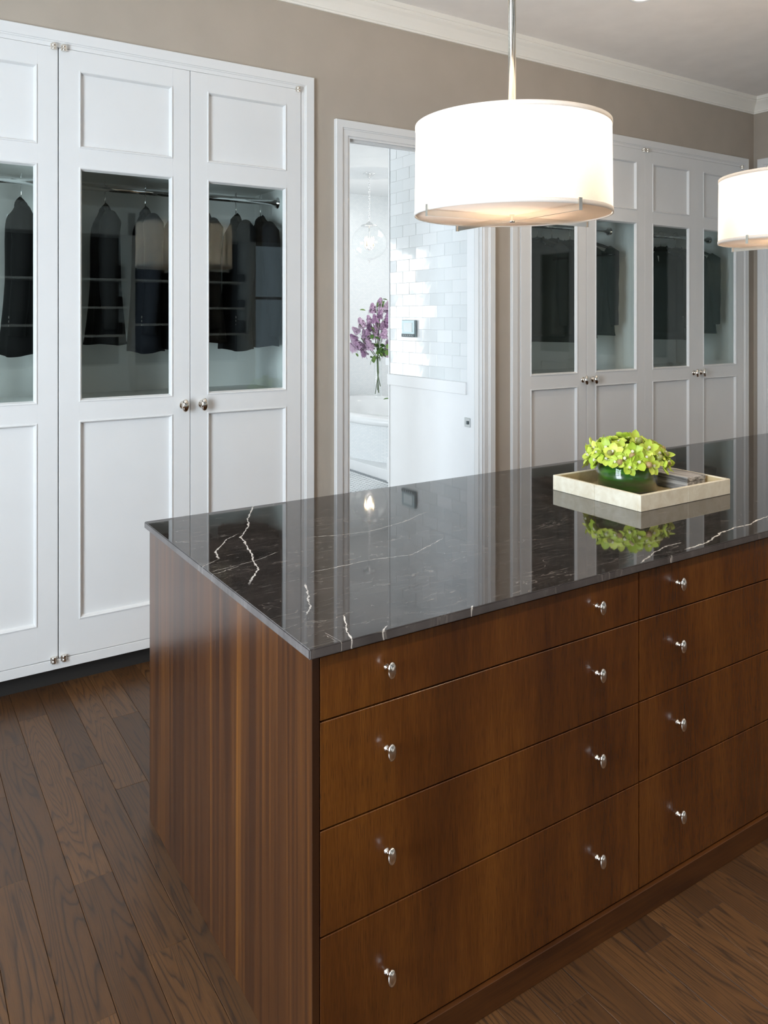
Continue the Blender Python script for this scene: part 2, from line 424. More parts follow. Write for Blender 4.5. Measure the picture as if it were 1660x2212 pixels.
def tube(bm, pts, r, seg=8, mi=0, closed=False):
    pts = [Vector(p) for p in pts]; n = len(pts); rings = []
    rr = r if isinstance(r, (list, tuple)) else [r]*n
    up = Vector((0, 0, 1)); prev = None
    for i, p in enumerate(pts):
        if closed: d = pts[(i+1) % n]-pts[i-1]
        else: d = pts[min(i+1, n-1)]-pts[max(i-1, 0)]
        d.normalize()
        if prev is None:
            a = up if abs(d.z) < .9 else Vector((1, 0, 0)); u = d.cross(a).normalized()
        else: u = (prev-d*prev.dot(d)).normalized()
        prev = u; v = d.cross(u)
        rings.append([bm.verts.new(p+(u*math.cos(2*PI*k/seg)+v*math.sin(2*PI*k/seg))*rr[i]) for k in range(seg)])
    pairs = list(zip(rings, rings[1:])) + ([(rings[-1], rings[0])] if closed else [])
    for a, b in pairs:
        for k in range(seg):
            f = bm.faces.new((a[k], a[(k+1) % seg], b[(k+1) % seg], b[k])); f.material_index = mi; f.smooth = True
    if not closed:
        for q in (rings[0][::-1], rings[-1]): f = bm.faces.new(q); f.material_index = mi
def fixn(bm): bmesh.ops.recalc_face_normals(bm, faces=bm.faces); return bm
def frame_sweep(bm, x0, x1, z0, z1, prof, sides='LRTB', mi=0):
    """mitred moulding in the xz plane; prof = [(inset, y)], inset grows towards the hole centre"""
    for a, b in zip(prof, prof[1:]):
        def cor(i, y):
            return [Vector((x0+i, y, z0+i)), Vector((x1-i, y, z0+i)), Vector((x1-i, y, z1-i)), Vector((x0+i, y, z1-i))]
        A, B = cor(*a), cor(*b)
        if 'B' not in sides:
            for q in (A, B):
                q[0].z = z0; q[1].z = z0
        va = [bm.verts.new(p) for p in A]; vb = [bm.verts.new(p) for p in B]
        for k, s in ((0, 'B'), (1, 'R'), (2, 'T'), (3, 'L')):
            if s in sides:
                f = bm.faces.new((va[k], va[(k+1) % 4], vb[(k+1) % 4], vb[k])); f.material_index = mi
def extrude_x(bm, prof, x0, x1):
    """closed profile in (y, z) swept along x"""
    a = [bm.verts.new((x0, y, z)) for y, z in prof]; b = [bm.verts.new((x1, y, z)) for y, z in prof]
    n = len(prof)
    for i in range(n): bm.faces.new((a[i], a[(i+1) % n], b[(i+1) % n], b[i]))
    bm.faces.new(a[::-1]); bm.faces.new(b)

# ================================================================== SETTING
WY = 3.47            # face of the back wall
CEIL = 3.20
# ---- floor and its planks
floor = struct(obj('floor', BX(-1.75, 5.62, -2.4, 3.53, -.06, -.013), M['dark']))
PW, P0 = .102, .238
def plank_mesh(ln, wd):
    bm = bmesh.new(); hw, e, z = wd/2-.0003, .0012, 0.
    lo = [bm.verts.new(p) for p in ((-hw, 0, -.012), (hw, 0, -.012), (hw, ln-.0006, -.012), (-hw, ln-.0006, -.012))]
    md = [bm.verts.new((v.co.x, v.co.y, -.0013)) for v in lo]
    hi = [bm.verts.new(p) for p in ((-hw+e, e, z), (hw-e, e, z), (hw-e, ln-e, z), (-hw+e, ln-e, z))]
    for a, b in ((lo, md), (md, hi)):
        for i in range(4): bm.faces.new((a[i], a[(i+1) % 4], b[(i+1) % 4], b[i]))
    bm.faces.new(hi); return bm
fixed = {0: [2.337, 2.774], 1: [3.08], 2: [2.24, 3.26], 3: [2.796], 4: [3.517], 5: [3.09], -1: [2.035], 10: [1.246], 15: [1.247], 13: [.55], 17: [1.9, .85]}
pn = 0
cache = {}
for k in range(-19, 53):
    x = P0+(k+.5)*PW
    if x < -1.7 or x > 5.55: continue
    near = -.3 < x < 2.9
    js = sorted(fixed.get(k, []))
    lo_y, hi_y = (-2.3, 3.528)
    cuts = set(js)
    y = (js[0] if js else R.uniform(.6, 2.2))
    while y > lo_y+.5:
        y -= R.choice((.9, 1.1, 1.3)); cuts.add(y)
    y = (js[-1] if js else max(cuts))
    while y < hi_y-.5:
        y += R.choice((.7, 1.1, 1.4)); cuts.add(y)
    cs = [lo_y]+sorted(c for c in cuts if lo_y+.05 < c < hi_y-.05)+[hi_y]
    for a, b in zip(cs, cs[1:]):
        key = round(b-a, 3)
        if key not in cache:
            o = obj('plank', plank_mesh(b-a, PW), M['oak'], floor); cache[key] = o
        else:
            o = cache[key].copy(); C.objects.link(o)
        o.location = (x, a, 0); pn += 1
print('planks', pn)

# ---- walls of the dressing room
bm = bmesh.new()
LC = (-.50, 1.757)     # left closet opening x
RC = (3.187, 5.451)    # right closet opening
DR = (2.015, 2.919)    # doorway opening x
for x0, x1, z0, z1 in ((-1.75, LC[0], 0, 3.3), (LC[0], LC[1], 2.675, 3.3), (LC[1], DR[0], 0, 3.3), (DR[0], DR[1], 2.482, 3.3),
                       (DR[1], RC[0], 0, 3.3), (RC[0], RC[1], 2.675, 3.3), (RC[1], 5.75, 0, 3.3)):
    box(bm, x0, x1, WY, WY+.06, z0, z1)
struct(obj('wall_back', bm, M['wall']))
bm = bmesh.new()
for y0, y1, z0, z1 in ((2.64, 3.47, 0, 3.3), (-2.6, .02, 0, 3.3), (.02, 2.64, 2.675, 3.3)):
    box(bm, 5.60, 5.72, y0, y1, z0, z1) if y0 != 2.64 else box(bm, 5.60, 5.72, 3.372, y1, z0, z1)
bm.free(); bm = bmesh.new()
RW = (1.10, 3.372)     # closet opening on the right wall, y
for y0, y1, z0, z1 in ((RW[1], 3.47, 0, 3.3), (-2.6, RW[0], 0, 3.3), (RW[0], RW[1], 2.675, 3.3)):
    box(bm, 5.60, 5.72, y0, y1, z0, z1)
struct(obj('wall_right', bm, M['wall']))
def holed_wall(name, axis, c0, c1, a0, a1, holes, mat, zt=3.3):
    """wall slab between c0..c1 on its thin axis, along a0..a1, with rectangular holes (a,b,z0,z1)"""
    bm = bmesh.new(); cuts = [a0]
    segs = []
    last = a0
    for h in sorted(holes):
        segs.append((last, h[0], 0, zt)); segs.append((h[0], h[1], 0, h[2])); segs.append((h[0], h[1], h[3], zt)); last = h[1]
    segs.append((last, a1, 0, zt))
    for s in segs:
        if axis == 'x': box(bm, c0, c1, s[0], s[1], s[2], s[3])
        else: box(bm, s[0], s[1], c0, c1, s[2], s[3])
    return struct(obj(name, bm, mat))
holed_wall('wall_left', 'x', -1.75, -1.62, -2.5, 3.58, [(.40, 1.90, .60, 2.50)], M['wall'])
holed_wall('wall_front', 'y', -2.42, -2.30, -1.75, 5.72, [(-1.20, .10, .60, 2.50), (3.85, 5.35, .60, 2.50)], M['wall'])
bm = BX(-1.75, 5.75, -2.42, 3.60, CEIL, CEIL+.1)
struct(obj('ceiling', bm, M['ceiling']))
# crown moulding, profile (distance from the wall, z)
CP = [(0, 3.085), (.010, 3.085), (.010, 3.094), (.016, 3.097), (.016, 3.104), (.020, 3.112), (.028, 3.126), (.042, 3.146), (.056, 3.160), (.060, 3.166),
      (.060, 3.172), (.067, 3.175), (.067, CEIL), (0, CEIL)]
bm = bmesh.new(); A = [bm.verts.new((-1.62, WY-d, z)) for d, z in CP]; B = [bm.verts.new((5.60-d, WY-d, z)) for d, z in CP]
for i in range(len(CP)-1): bm.faces.new((A[i], B[i], B[i+1], A[i+1]))
struct(obj('trim_crown_back', fixn(bm), M['trim']))
bm = bmesh.new(); A = [bm.verts.new((5.60-d, WY-d, z)) for d, z in CP]; B = [bm.verts.new((5.60-d, -2.3, z)) for d, z in CP]
for i in range(len(CP)-1): bm.faces.new((A[i], B[i], B[i+1], A[i+1]))
struct(obj('trim_crown_right', fixn(bm), M['trim']))
# baseboards on the plain wall pieces
bm = bmesh.new()
for x0, x1 in ((1.816, 1.936), (3.003, 3.130)): box(bm, x0, x1, WY-.018, WY, 0, .16, bev=.004)
struct(obj('baseboard_back', bm, M['white']))

# windows of the room (behind the camera)
def window(name, plane, c, a0, a1, z0, z1):
    """frame with one mullion and one transom, casement set in the wall opening"""
    def slab(bm, u0, u1, w0, w1, d=.05):
        if plane == 'x': box(bm, c-d/2, c+d/2, u0, u1, w0, w1)
        else: box(bm, u0, u1, c-d/2, c+d/2, w0, w1)
    bm = bmesh.new()
    slab(bm, a0, a1, z0, z0+.05); slab(bm, a0, a1, z1-.05, z1); slab(bm, a0, a0+.05, z0+.05, z1-.05); slab(bm, a1-.05, a1, z0+.05, z1-.05)
    m = (a0+a1)/2; slab(bm, m-.02, m+.02, z0+.05, z1-.05, .04)
    h = z0+(z1-z0)*.62; slab(bm, a0+.05, a1-.05, h-.018, h+.018, .038)
    o = struct(obj(name, bm, M['white']))
    bm = bmesh.new(); slab(bm, a0+.05, a1-.05, z0+.05, z1-.05, .006); obj('pane', bm, M['clear'], o)
    return o
window('window_1', 'x', -1.69, .40, 1.90, .60, 2.50)
window('window_2', 'y', -2.36, -1.20, .10, .60, 2.50)
window('window_3', 'y', -2.36, 3.85, 5.35, .60, 2.50)

# ---- doorway to the bathroom: casing and jamb
dr = bmesh.new()
CASP = [(0, WY), (0, 3.448), (.003, 3.445), (.038, 3.447), (.041, 3.452), (.045, 3.452), (.048, 3.455), (.075, 3.457), (.080, 3.462), (.0885, 3.462), (.0885, 3.4635)]
frame_sweep(dr, 1.938, 3.001-.062, 0, 2.549, [(0, WY), (0, 3.447)], sides='', mi=0)
dr.free(); dr = bmesh.new()
DX0, DX1, DZ = 1.938, 2.996, 2.549
frame_sweep(dr, DX0, DX1, 0, DZ, [(i, y) for i, y in CASP], sides='LRT')
d1 = struct(obj('door_1', fixn(dr), M['white']))
bm = bmesh.new(); JW = 3.53
x0, x1, zt = 2.027, 2.907, 2.462
box(bm, x0-.012, x0, 3.463, JW, 0, zt); box(bm, x1, x1+.012, 3.463, JW, 0, zt); box(bm, x0, x1, 3.463, JW, zt, zt+.02)
# stop bead
box(bm, x0, x0+.008, 3.485, 3.512, 0, zt-.012); box(bm, x1-.008, x1, 3.485, 3.512, 0, zt-.012); box(bm, x0, x1, 3.485, 3.512, zt-.012, zt)
obj('jamb', bm, M['white'], d1)

# ================================================================== CLOSETS
DOOR_W = .5625
def make_knob_parts(kind):
    bm = bmesh.new()
    if kind == 'closet':
        lathe(bm, [(.0, 0), (.019, 0), (.020, .002), (.017, .006), (.011, .010), (.0085, .016), (.009, .021)], 20, axis='y')
        prof = [(.0192*math.sin(a), .032-.0132*math.cos(a)) for a in [PI*i/10 for i in range(11)]]
        prof[0] = (.0005, prof[0][1]); prof[-1] = (.0005, prof[-1][1])
        lathe(bm, prof, 24, axis='y', sx=.92, sz=1.55)
    else:
        lathe(bm, [(.0005, 0), (.0068, 0), (.0068, .0012), (.0048, .003), (.0038, .007), (.004, .013)], 16, axis='y')
        prof = [(.0098*math.sin(a), .0198-.0076*math.cos(a)) for a in [PI*i/10 for i in range(11)]]
        prof[0] = (.0004, prof[0][1]); prof[-1] = (.0004, prof[-1][1])
        lathe(bm, prof, 20, axis='y', sx=1.05, sz=1.85)
    return fixn(bm)
me_knob = {}
def knob(kind, parent, loc):
    if kind not in me_knob:
        o = obj('knob', make_knob_parts(kind), M['nickel'], parent, smooth=True); me_knob[kind] = o.data
    else:
        o = bpy.data.objects.new('knob', me_knob[kind]); C.objects.link(o); o.parent = parent
    o.location = loc; return o
ZB, ZT = .127, 2.663
def door(root, x0, hinge_side, w=DOOR_W-.004):
    """one glazed closet door; local frame x along the closet, y into it, face at y = .006"""
    x1 = x0+w; yf, yb = .006, .030
    s = .081; holes = [(.274, 1.106), (1.188, 2.174), (2.257, 2.580)]
    bm = bmesh.new()
    box(bm, x0, x0+s, yf, yb, ZB, ZT, bev=.0012); box(bm, x1-s, x1, yf, yb, ZB, ZT, bev=.0012)
    zz = ZB
    for h0, h1 in holes+[(ZT, ZT)]:
        box(bm, x0+s-.001, x1-s+.001, yf+.00001, yb, zz, h0); zz = h1
    for i, (h0, h1) in enumerate(holes):
        dep = .016 if i != 1 else .015
        frame_sweep(bm, x0+s, x1-s, h0, h1, [(-.0015, yf), (-.0005, yf-.003), (.003, yf-.0035), (.006, yf-.001), (.0068, yf+.003), (.0095, yf+dep*.6), (.012, yf+dep)])
    d = obj('door', fixn(bm), M['white'], root)
    p = (x0+s+.011, x1-s-.011)
    obj('panel', BX(p[0], p[1], yf+.014, yb-.002, holes[0][0]+.011, holes[0][1]-.011), M['white'], d)
    obj('panel', BX(p[0], p[1], yf+.014, yb-.002, holes[2][0]+.011, holes[2][1]-.011), M['white'], d)
    obj('glass_pane', BX(p[0], p[1], yf+.0135, yf+.0175, holes[1][0]+.011, holes[1][1]-.011), M['glass'], d)
    kx = x1-.031 if hinge_side == 'L' else x0+.054
    knob('closet', d, (kx, yf, 1.146))
    hx = x0+.018 if hinge_side == 'L' else x1-.018
    for hz in (ZT, ZB):
        h = bmesh.new()
        sgn = 1 if hz == ZT else -1
        lathe(h, [(.009, -.013), (.010, -.012), (.010, -.001), (.0085, 0), (.010, .001), (.010, .012), (.009, .013)], 14, c=(hx, -.004, hz))
        box(h, hx-.012, hx+.012, -.002, .0065, hz-.011, hz+.011)
        obj('hinge', h, M['nickel'], d)
    return d
def closet(label, loc, rz, x0, x1, doors, rail, depth=.60, group=None):
    """x0..x1 = door span in local coordinates"""
    root = thing('built_in_closet', label, 'closet', loc, rz)
    cb = bmesh.new()
    prof = [(0, .020), (0, .003), (.003, 0), (.044, .001), (.047, .005), (.0505, .005), (.053, .008), (.066, .009), (.0695, .010), (.0695, .034)]
    frame_sweep(cb, x0-.070, x1+.070, 0.0, 2.735, prof, sides='LRT')
    obj('casing', fixn(cb), M['white'], root)
    obj('bottom_rail', BX(x0-.0, x1+.0, .004, .045, .084, .124, bev=.001), M['white'], root)
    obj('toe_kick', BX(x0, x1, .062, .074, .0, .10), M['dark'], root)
    # carcass boards
    b = bmesh.new(); D = depth
    box(b, x0-.03, x0-.010, .045, D, .10, 2.70); box(b, x1+.010, x1+.03, .045, D, .10, 2.70)
    box(b, x0-.03, x1+.03, D, D+.02, .10, 2.70); box(b, x0-.01, x1+.01, .04, D, 2.66, 2.68); box(b, x0-.01, x1+.01, .045, D, .10, .118)
    obj('carcass', b, M['inner'], root)
    obj('deck_shelf', BX(x0-.010, x1+.010, .05, D, 1.145, 1.168), M['inner'], root)
    obj('top_shelf', BX(x0-.010, x1+.010, .20, D, 2.215, 2.235), M['inner'], root)
    for k, (a, hs) in enumerate(doors): door(root, a, hs)
    if len(doors) == 4:
        mid = doors[2][0]-.002
        obj('divider', BX(mid-.009, mid+.009, .04, D, .118, 2.66), M['inner'], root)
        bays = [(x0-.010, mid-.009), (mid+.009, x1+.010)]
    else: bays = [(x0-.010, x1+.010)]
    if rail:
        for a, c in bays:
            b = bmesh.new(); tube(b, [(a, .30, 2.142), (c, .30, 2.142)], .0155, 16)
            for q, sg in ((a, 1), (c, -1)):
                lathe(b, [(.030, 0), (.030, sg*.004), (.022, sg*.007), (.022, sg*.014)], 18, c=(q, .30, 2.142), axis='x')
            obj('hanging_rail', fixn(b), M['chrome'], root)
    return root
ls = [.0605-2*.5615, .0605-.5615, .0605, .0605+.5615]
dl = [(.621-DOOR_W*2+.002, 'L'), (.621-DOOR_W+.002, 'R'), (.623, 'L'), (1.1845, 'R')]
cl = closet('white built-in closet with tall glazed doors and black jackets, left of the bathroom doorway', (0, 3.45, 0), 0, .621-DOOR_W*2, 1.746, dl, True)
dr_ = [(3.201, 'L'), (3.763+.001, 'R'), (4.3225, 'L'), (4.8765, 'R')]
cr = closet('white built-in closet with glazed doors behind the pendant lamps, right of the doorway', (0, 3.45, 0), 0, 3.199, 5.439, [(3.201, 'L'), (3.763, 'R'), (4.3215, 'L'), (4.878, 'R')], True)
cw = closet('white built-in closet on the right-hand wall, cut by the picture edge', (5.58, 0, 0), -PI/2, -3.36, -1.112, [(-3.358, 'L'), (-2.796, 'R'), (-2.234, 'L'), (-1.672, 'R')], True)

# ================================================================== JACKETS
def jacket_meshes(seed, length, half, thick):
    """jacket in its own frame: hangs from the hanger hook top at z = 0, width along y, thickness along x"""
    rr = random.Random(seed); bm = bmesh.new(); seg = 40; rings = []
    zs = [-.118, -.130, -.145, -.160, -.178, -.198, -.23, -.29, -.37, -.46, -.55, -.64, -.72, -length]
    hw = [.050, .062, .092, .135, .175, .200, .212, .208, .203, .196, .203, .212, .218, .222]
    ht = [.024, .028, .034, .042, .050, .056, .060, .062, .062, .062, .066, .072, .078, .082]
    for z, a, t_ in zip(zs, hw, ht):
        a *= half/.21; t_ *= thick/.06; ring = []
        for k in range(seg):
            q = 2*PI*k/seg; c, s_ = math.cos(q), math.sin(q)
            amp = min(1, max(0, (-z-.30)/.4))
            fold = 1+amp*.10*math.sin(q*7+seed+z*5)+amp*.07*math.sin(q*4+seed*2)
            xx = t_*math.copysign(abs(s_)**.8, s_)*fold; yy = a*math.copysign(abs(c)**.75, c)*(1+.02*math.sin(seed+z*9))
            zz = z+(.006*math.sin(q*3+seed) if z == -length else 0)-(.012*abs(c) if z > -.17 else 0)
            ring.append(bm.verts.new((xx, yy, zz)))
        rings.append(ring)
    for a, b in zip(rings, rings[1:]):
        for k in range(seg): bm.faces.new((a[k], b[k], b[(k+1) % seg], a[(k+1) % seg]))
    bm.faces.new(rings[0]); bm.faces.new(rings[-1][::-1])
    body = fixn(bm)
    sl = []
    for sg in (-1, 1):
        b = bmesh.new(); L0 = length-.06+rr.uniform(-.03, .03)
        pts, rad = [], []
        for i in range(10):
            u = i/9; z = -.19-(L0-.19)*u
            pts.append((.012*math.sin(u*3+seed)+.012, sg*(half*.93+.010*math.sin(u*2.4)+.008), z)); rad.append(.046-.014*u+.002*math.sin(u*18+seed))
        pts = [(pts[0][0], pts[0][1]-sg*.035, -.158)]+pts; rad = [.030]+rad
        tube(b, pts, rad, 16); sl.append((fixn(b), pts[-1], sg))
    col = bmesh.new()
    pts = [(.020*math.sin(a), .046*math.cos(a)-.002, -.108-.020*math.cos(a)*0-.012*abs(math.sin(a))) for a in [2*PI*i/20 for i in range(20)]]
    tube(col, pts, .0085, 8, closed=True)
    for v in col.verts: v.co.z = -.112+(v.co.z+.112)*1.9
    return body, sl, fixn(col)
def make_jacket(seed, length, half, thick, mat):
    root = bpy.data.objects.new('suit_jacket', None); C.objects.link(root)
    body, sl, col = jacket_meshes(seed, length, half, thick)
    obj('body', body, mat, root, smooth=True); obj('collar', col, mat, root, smooth=True)
    for b, e, sg in sl:
        s = obj('sleeve', b, mat, root, smooth=True)
        bb = bmesh.new()
        for k in range(4): lathe(bb, [(.0005, -.002), (.006, -.002), (.0065, 0), (.005, .002), (.0005, .002)], 10, c=(e[0]-.031, e[1]-.01*sg, e[2]+.025+.018*k), axis='x')
        obj('cuff_button', bb, M['button'], s)
    return root
def make_hanger():
    root = bpy.data.objects.new('coat_hanger', None); C.objects.link(root)
    b = bmesh.new(); r = .0195
    pts = [(0, r*math.cos(a)-.0, .0+r*math.sin(a)) for a in [PI*1.15-PI*1.15*i/12-.15 for i in range(13)]]
    pts += [(0, .010, -.030), (0, 0, -.045), (0, 0, -.100)]
    tube(b, pts, .0022, 8); obj('hook', fixn(b), M['chrome'], root)
    b = bmesh.new()
    tube(b, [(0, -.19, -.165), (0, -.12, -.135), (0, -.04, -.108), (0, 0, -.100), (0, .04, -.108), (0, .12, -.135), (0, .19, -.165)], [.006, .010, .011, .010, .011, .010, .006], 10)
    obj('shoulder_bar', fixn(b), M['suit_grey'], root)
    return root
def Yw(u, y):
    l = (u-CX)/F; Z = y/(CY-SY*l); return Z*(SY+CY*l)
protos = {}
hang0 = None
JK = [  # (picture column of the hook, variant, material, label, hanger label)
 (46, 0, 'suit_black', 'black jacket with a small white tag, leftmost, behind the glass at the left picture edge'),
 (227, 1, 'suit_black', 'black jacket hanging alone to the left behind the middle glazed door'),
 (314, 0, 'suit_navy', 'dark navy jacket behind the middle glazed door, next to the lamp reflection'),
 (378, 2, 'suit_char', 'charcoal jacket at the right edge of the middle glass, half hidden by the door stile'),
 (444, 1, 'suit_grey', 'brownish charcoal jacket at the left edge of the third glazed door'),
 (510, 0, 'suit_char', 'charcoal jacket in the middle of the third glazed door from the left'),
 (563, 2, 'suit_navy', 'dark navy jacket last on the rail of the left closet, beside its right wall'),
 (1161, 1, 'suit_grey', 'dark jacket leftmost in the right closet, below the lamp'),
 (1193, 0, 'suit_black', 'black jacket second from the left in the right closet'),
 (1232, 2, 'suit_char', 'charcoal jacket third from the left in the right closet'),
 (1272, 1, 'suit_char', 'charcoal jacket showing shoulder and sleeve, last on the right closet first rail'),
 (1428, 0, 'suit_black', 'black jacket leftmost behind the third glass of the right closet'),
 (1460, 2, 'suit_char', 'charcoal jacket second behind the third glass of the right closet'),
 (1492, 1, 'suit_char', 'dark grey jacket behind the last glass, left of the small pendant lamp'),
]
for u, var, mk, lab in JK:
    x = Yw(u, 3.75)
    key = (var, mk)
    if key not in protos:
        ln, hf, th = [(.775, .192, .058), (.735, .188, .062), (.760, .195, .056)][var]
        j = make_jacket(var*2.3+1, ln, hf, th, M[mk]); protos[key] = j
    else: j = copy_tree(protos[key])
    z0 = 2.142+.0155
    j.location = (x, 3.75, z0-.0); j.rotation_euler = (0, 0, (-.20 if u < 700 else .16)+R.uniform(-.04, .04))
    tag(j, lab, 'jacket', 'dark jackets hanging in the closets')
    h = make_hanger() if hang0 is None else copy_tree(hang0)
    if hang0 is None: hang0 = h
    h.location = (x, 3.75, z0); h.rotation_euler = j.rotation_euler
    tag(h, 'chrome-hooked hanger of the '+' '.join(lab.replace(',', '').split()[:12]), 'hanger', 'coat hangers on the closet rails')
    if u == 46:
        t = bmesh.new(); box(t, -.0005, .0005, -.006, .006, -.022, .022)
        obj('care_tag', t, M['bwhite'], j, loc=(-.052, -.01, -.185), rot=(0, .25, PI/2*.8))['label'] = 'small white paper tag'

# ================================================================== ISLAND
IX0, IX1, IY0, IY1 = .697, 4.445, 1.335, 2.412
isl = thing('kitchen_island_cabinet', 'dark mahogany drawer cabinet island in the middle of the room', 'cabinet', (0, 0, 0))
isl.name = 'island_cabinet'
obj('side_panel', BX(IX0, IX0+.0165, IY0, IY1, 0, .888, bev=.0008), M['ven_side'], isl)
obj('side_panel', BX(IX1-.0165, IX1, IY0, IY1, 0, .888, bev=.0008), M['ven_side'], isl)
obj('back_panel', BX(IX0+.0165, IX1-.0165, IY1-.018, IY1, 0, .888), M['ven_front'], isl)
obj('carcass', BX(IX0+.018, IX1-.018, IY0+.020, IY1-.02, .0, .8935), M['black_gap'], isl)
obj('plinth', BX(IX0+.0165, IX1-.0165, IY0-.009, IY0+.0195, 0, .066, bev=.001), M['plinth'], isl)
zs = [.068, .343, .5505, .762, .8885]
DWD = (IX1-.0165-(IX0+.0165))/4
WID = .9333
for cidx in range(4):
    xa = .7135+WID*cidx+.0018; xb = .7135+WID*(cidx+1)-.0018
    if cidx == 3: xb = IX1-.0182
    for r_ in range(4):
        d = obj('drawer', BX(xa, xb, IY0, IY0+.0195, zs[r_]+.0018, zs[r_+1]-.0018, bev=.0008), M['ven_front'], isl)
        zc = (.210, .4565, .666, .832)[r_]
        for kx in (xa+.153, xb-.156): knob('drawer', d, (kx, IY0, zc))
bm = bmesh.new(); box(bm, .684, 4.46, 1.3205, 2.424, .894, .914, bev=0)
bmesh.ops.bevel(bm, geom=[e for e in bm.edges], offset=.0022, segments=2, affect='EDGES')
ct = obj('marble_countertop', fixn(bm), M['marble'])
tag(ct, 'polished dark brown marble slab with white veins lying on the island', 'countertop')

# ================================================================== PENDANTS
def make_pendant():
    root = bpy.data.objects.new('pendant_lamp', None); C.objects.link(root)
    zb, zt, rb, rt = 1.869, 2.155, .311, .308
    b = bmesh.new(); seg = 96
    lathe(b, [(rb, zb), ((rb+rt)/2, (zb+zt)/2), (rt, zt)], seg); 
    for f in [f for f in b.faces if len(f.verts) > 4]: b.faces.remove(f)
    obj('lamp_shade', b, M['shade'], root, smooth=True)
    for zz, r_ in ((zb, rb), (zt-.0125, rt)):
        b = bmesh.new(); lathe(b, [(r_-.002, zz-.001), (r_+.0018, zz-.001), (r_+.0022, zz+.006), (r_+.0016, zz+.013), (r_-.002, zz+.013)], seg)
        for f in [f for f in b.faces if len(f.verts) > 4]: b.faces.remove(f)
        obj('hem', b, M['hem'], root, smooth=True)
    b = bmesh.new(); box(b, -.010, .010, -.0008, .0008, zb+.013, zt-.013)
    a = math.radians(232)
    obj('fabric_seam', b, M['shade'], root, loc=((rb+.0004)*math.cos(a), (rb+.0004)*math.sin(a), 0), rot=(0, 0, a+PI/2))
    b = bmesh.new(); lathe(b, [(.0005, zb+.003), (rb-.003, zb+.003), (rb-.003, zb+.006), (.0005, zb+.006)], seg); obj('diffuser', fixn(b), M['diffuser'], root)
    b = bmesh.new(); A0 = math.radians(-5)
    for k in range(4):
        a = A0+k*PI/2; mt = Matrix.Rotation(a, 4, 'Z'); vs0 = len(b.verts); fs = []
        fs += box(b, .004, .314, -.0025, .0025, zb-.019, zb-.0015)
        fs += box(b, .3135, .3185, -.006, .006, zb-.020, zb+.016)
        bmesh.ops.transform(b, matrix=mt, verts=list({v for f in fs for v in f.verts}))
    obj('cross_bars', b, M['satin'], root)
    b = bmesh.new(); lathe(b, [(.0005, zb-.022), (.009, zb-.022), (.010, zb-.018), (.0085, zb-.010), (.0085, zb+.003)], 20); obj('finial', fixn(b), M['nickel'], root, smooth=True)
    b = bmesh.new(); tube(b, [(0, 0, zt-.02), (0, 0, CEIL-.02)], .012, 24); obj('rod', fixn(b), M['satin'], root)
    b = bmesh.new(); lathe(b, [(.065, CEIL), (.065, CEIL-.012), (.050, CEIL-.022), (.014, CEIL-.028), (.012, CEIL-.04)], 32); obj('canopy', fixn(b), M['nickel'], root, smooth=True)
    b = bmesh.new()
    for k in range(3): a = k*2*PI/3; tube(b, [(0, 0, zt-.035), (rt*math.cos(a), rt*math.sin(a), zt-.012)], .0025, 6)
    tube(b, [(0, 0, zt-.035), (0, 0, zb+.0)], .006, 10); obj('spider', fixn(b), M['nickel'], root)
    for k in range(3):
        a = k*2*PI/3+.6; x, y = .10*math.cos(a), .10*math.sin(a); z = zb+.13
        b = bmesh.new(); lathe(b, [(.0005, z+.045), (.012, z+.04), (.013, z+.02), (.024, z), (.028, z-.025), (.022, z-.045), (.0005, z-.055)], 16, c=(x, y, 0)); obj('bulb', fixn(b), M['bulb'], root, smooth=True)
    return root
def lamp_point(x, y, z, p):
    l = bpy.data.lights.new('pendant_lamp_light', 'POINT'); l.energy = p; l.color = (1, .86, .72); l.shadow_soft_size = .05
    o = bpy.data.objects.new('pendant_lamp_light', l); C.objects.link(o); o.location = (x, y, z)
pl = make_pendant(); pl.location = (1.696, 1.872, 0)
tag(pl, 'large white drum pendant lamp on a nickel rod over the near end of the island', 'lamp')
pl2 = copy_tree(pl)
for c_ in pl2.children:
    if c_.name.startswith('fabric_seam'):
        a_ = math.radians(212); c_.location = (.3114*math.cos(a_), .3114*math.sin(a_), 0); c_.rotation_euler = (0, 0, a_+PI/2)
for c_ in pl.children:
    if c_.name.startswith('fabric_seam'):
        a_ = math.radians(50); c_.location = (.3114*math.cos(a_), .3114*math.sin(a_), 0); c_.rotation_euler = (0, 0, a_+PI/2)
pl2.location = (3.335, 1.872, 0)
# pl2.location = (3.335, 1.872, 0)
tag(pl2, 'white drum pendant lamp at the right picture edge over the island far end', 'lamp')
pl['group'] = pl2['group'] = 'drum pendant lamps over the island'
for x in (1.696, 3.335): lamp_point(x, 1.872, 2.03, 10.5)

# recessed downlights
dlroot = None
for i, (x, y) in enumerate(DOWNL):
    if i == 0:
        dlroot = thing('recessed_downlight', 'round white recessed downlight in the ceiling at the top picture edge', 'light', (x, y, CEIL), group='recessed ceiling downlights')
        b = bmesh.new(); lathe(b, [(.045, 0.0), (.045, -.003), (.062, -.005), (.068, -.003), (.068, 0)], 32)
        for f in [f for f in b.faces if len(f.verts) > 4]: b.faces.remove(f)
        obj('trim_ring', b, M['bwhite'], dlroot, smooth=True)
        b = bmesh.new(); lathe(b, [(.0005, -.0008), (.045, -.0008)], 32); obj('lens', b, M['downglow'], dlroot)
    else:
        c = copy_tree(dlroot); c.location = (x, y, CEIL)
        c['label'] = ['', 'ceiling downlight above the near corner of the island, outside the picture', 'ceiling downlight in front of the island middle, outside the picture',
                      'ceiling downlight in front of the island far end, outside the picture'][i]

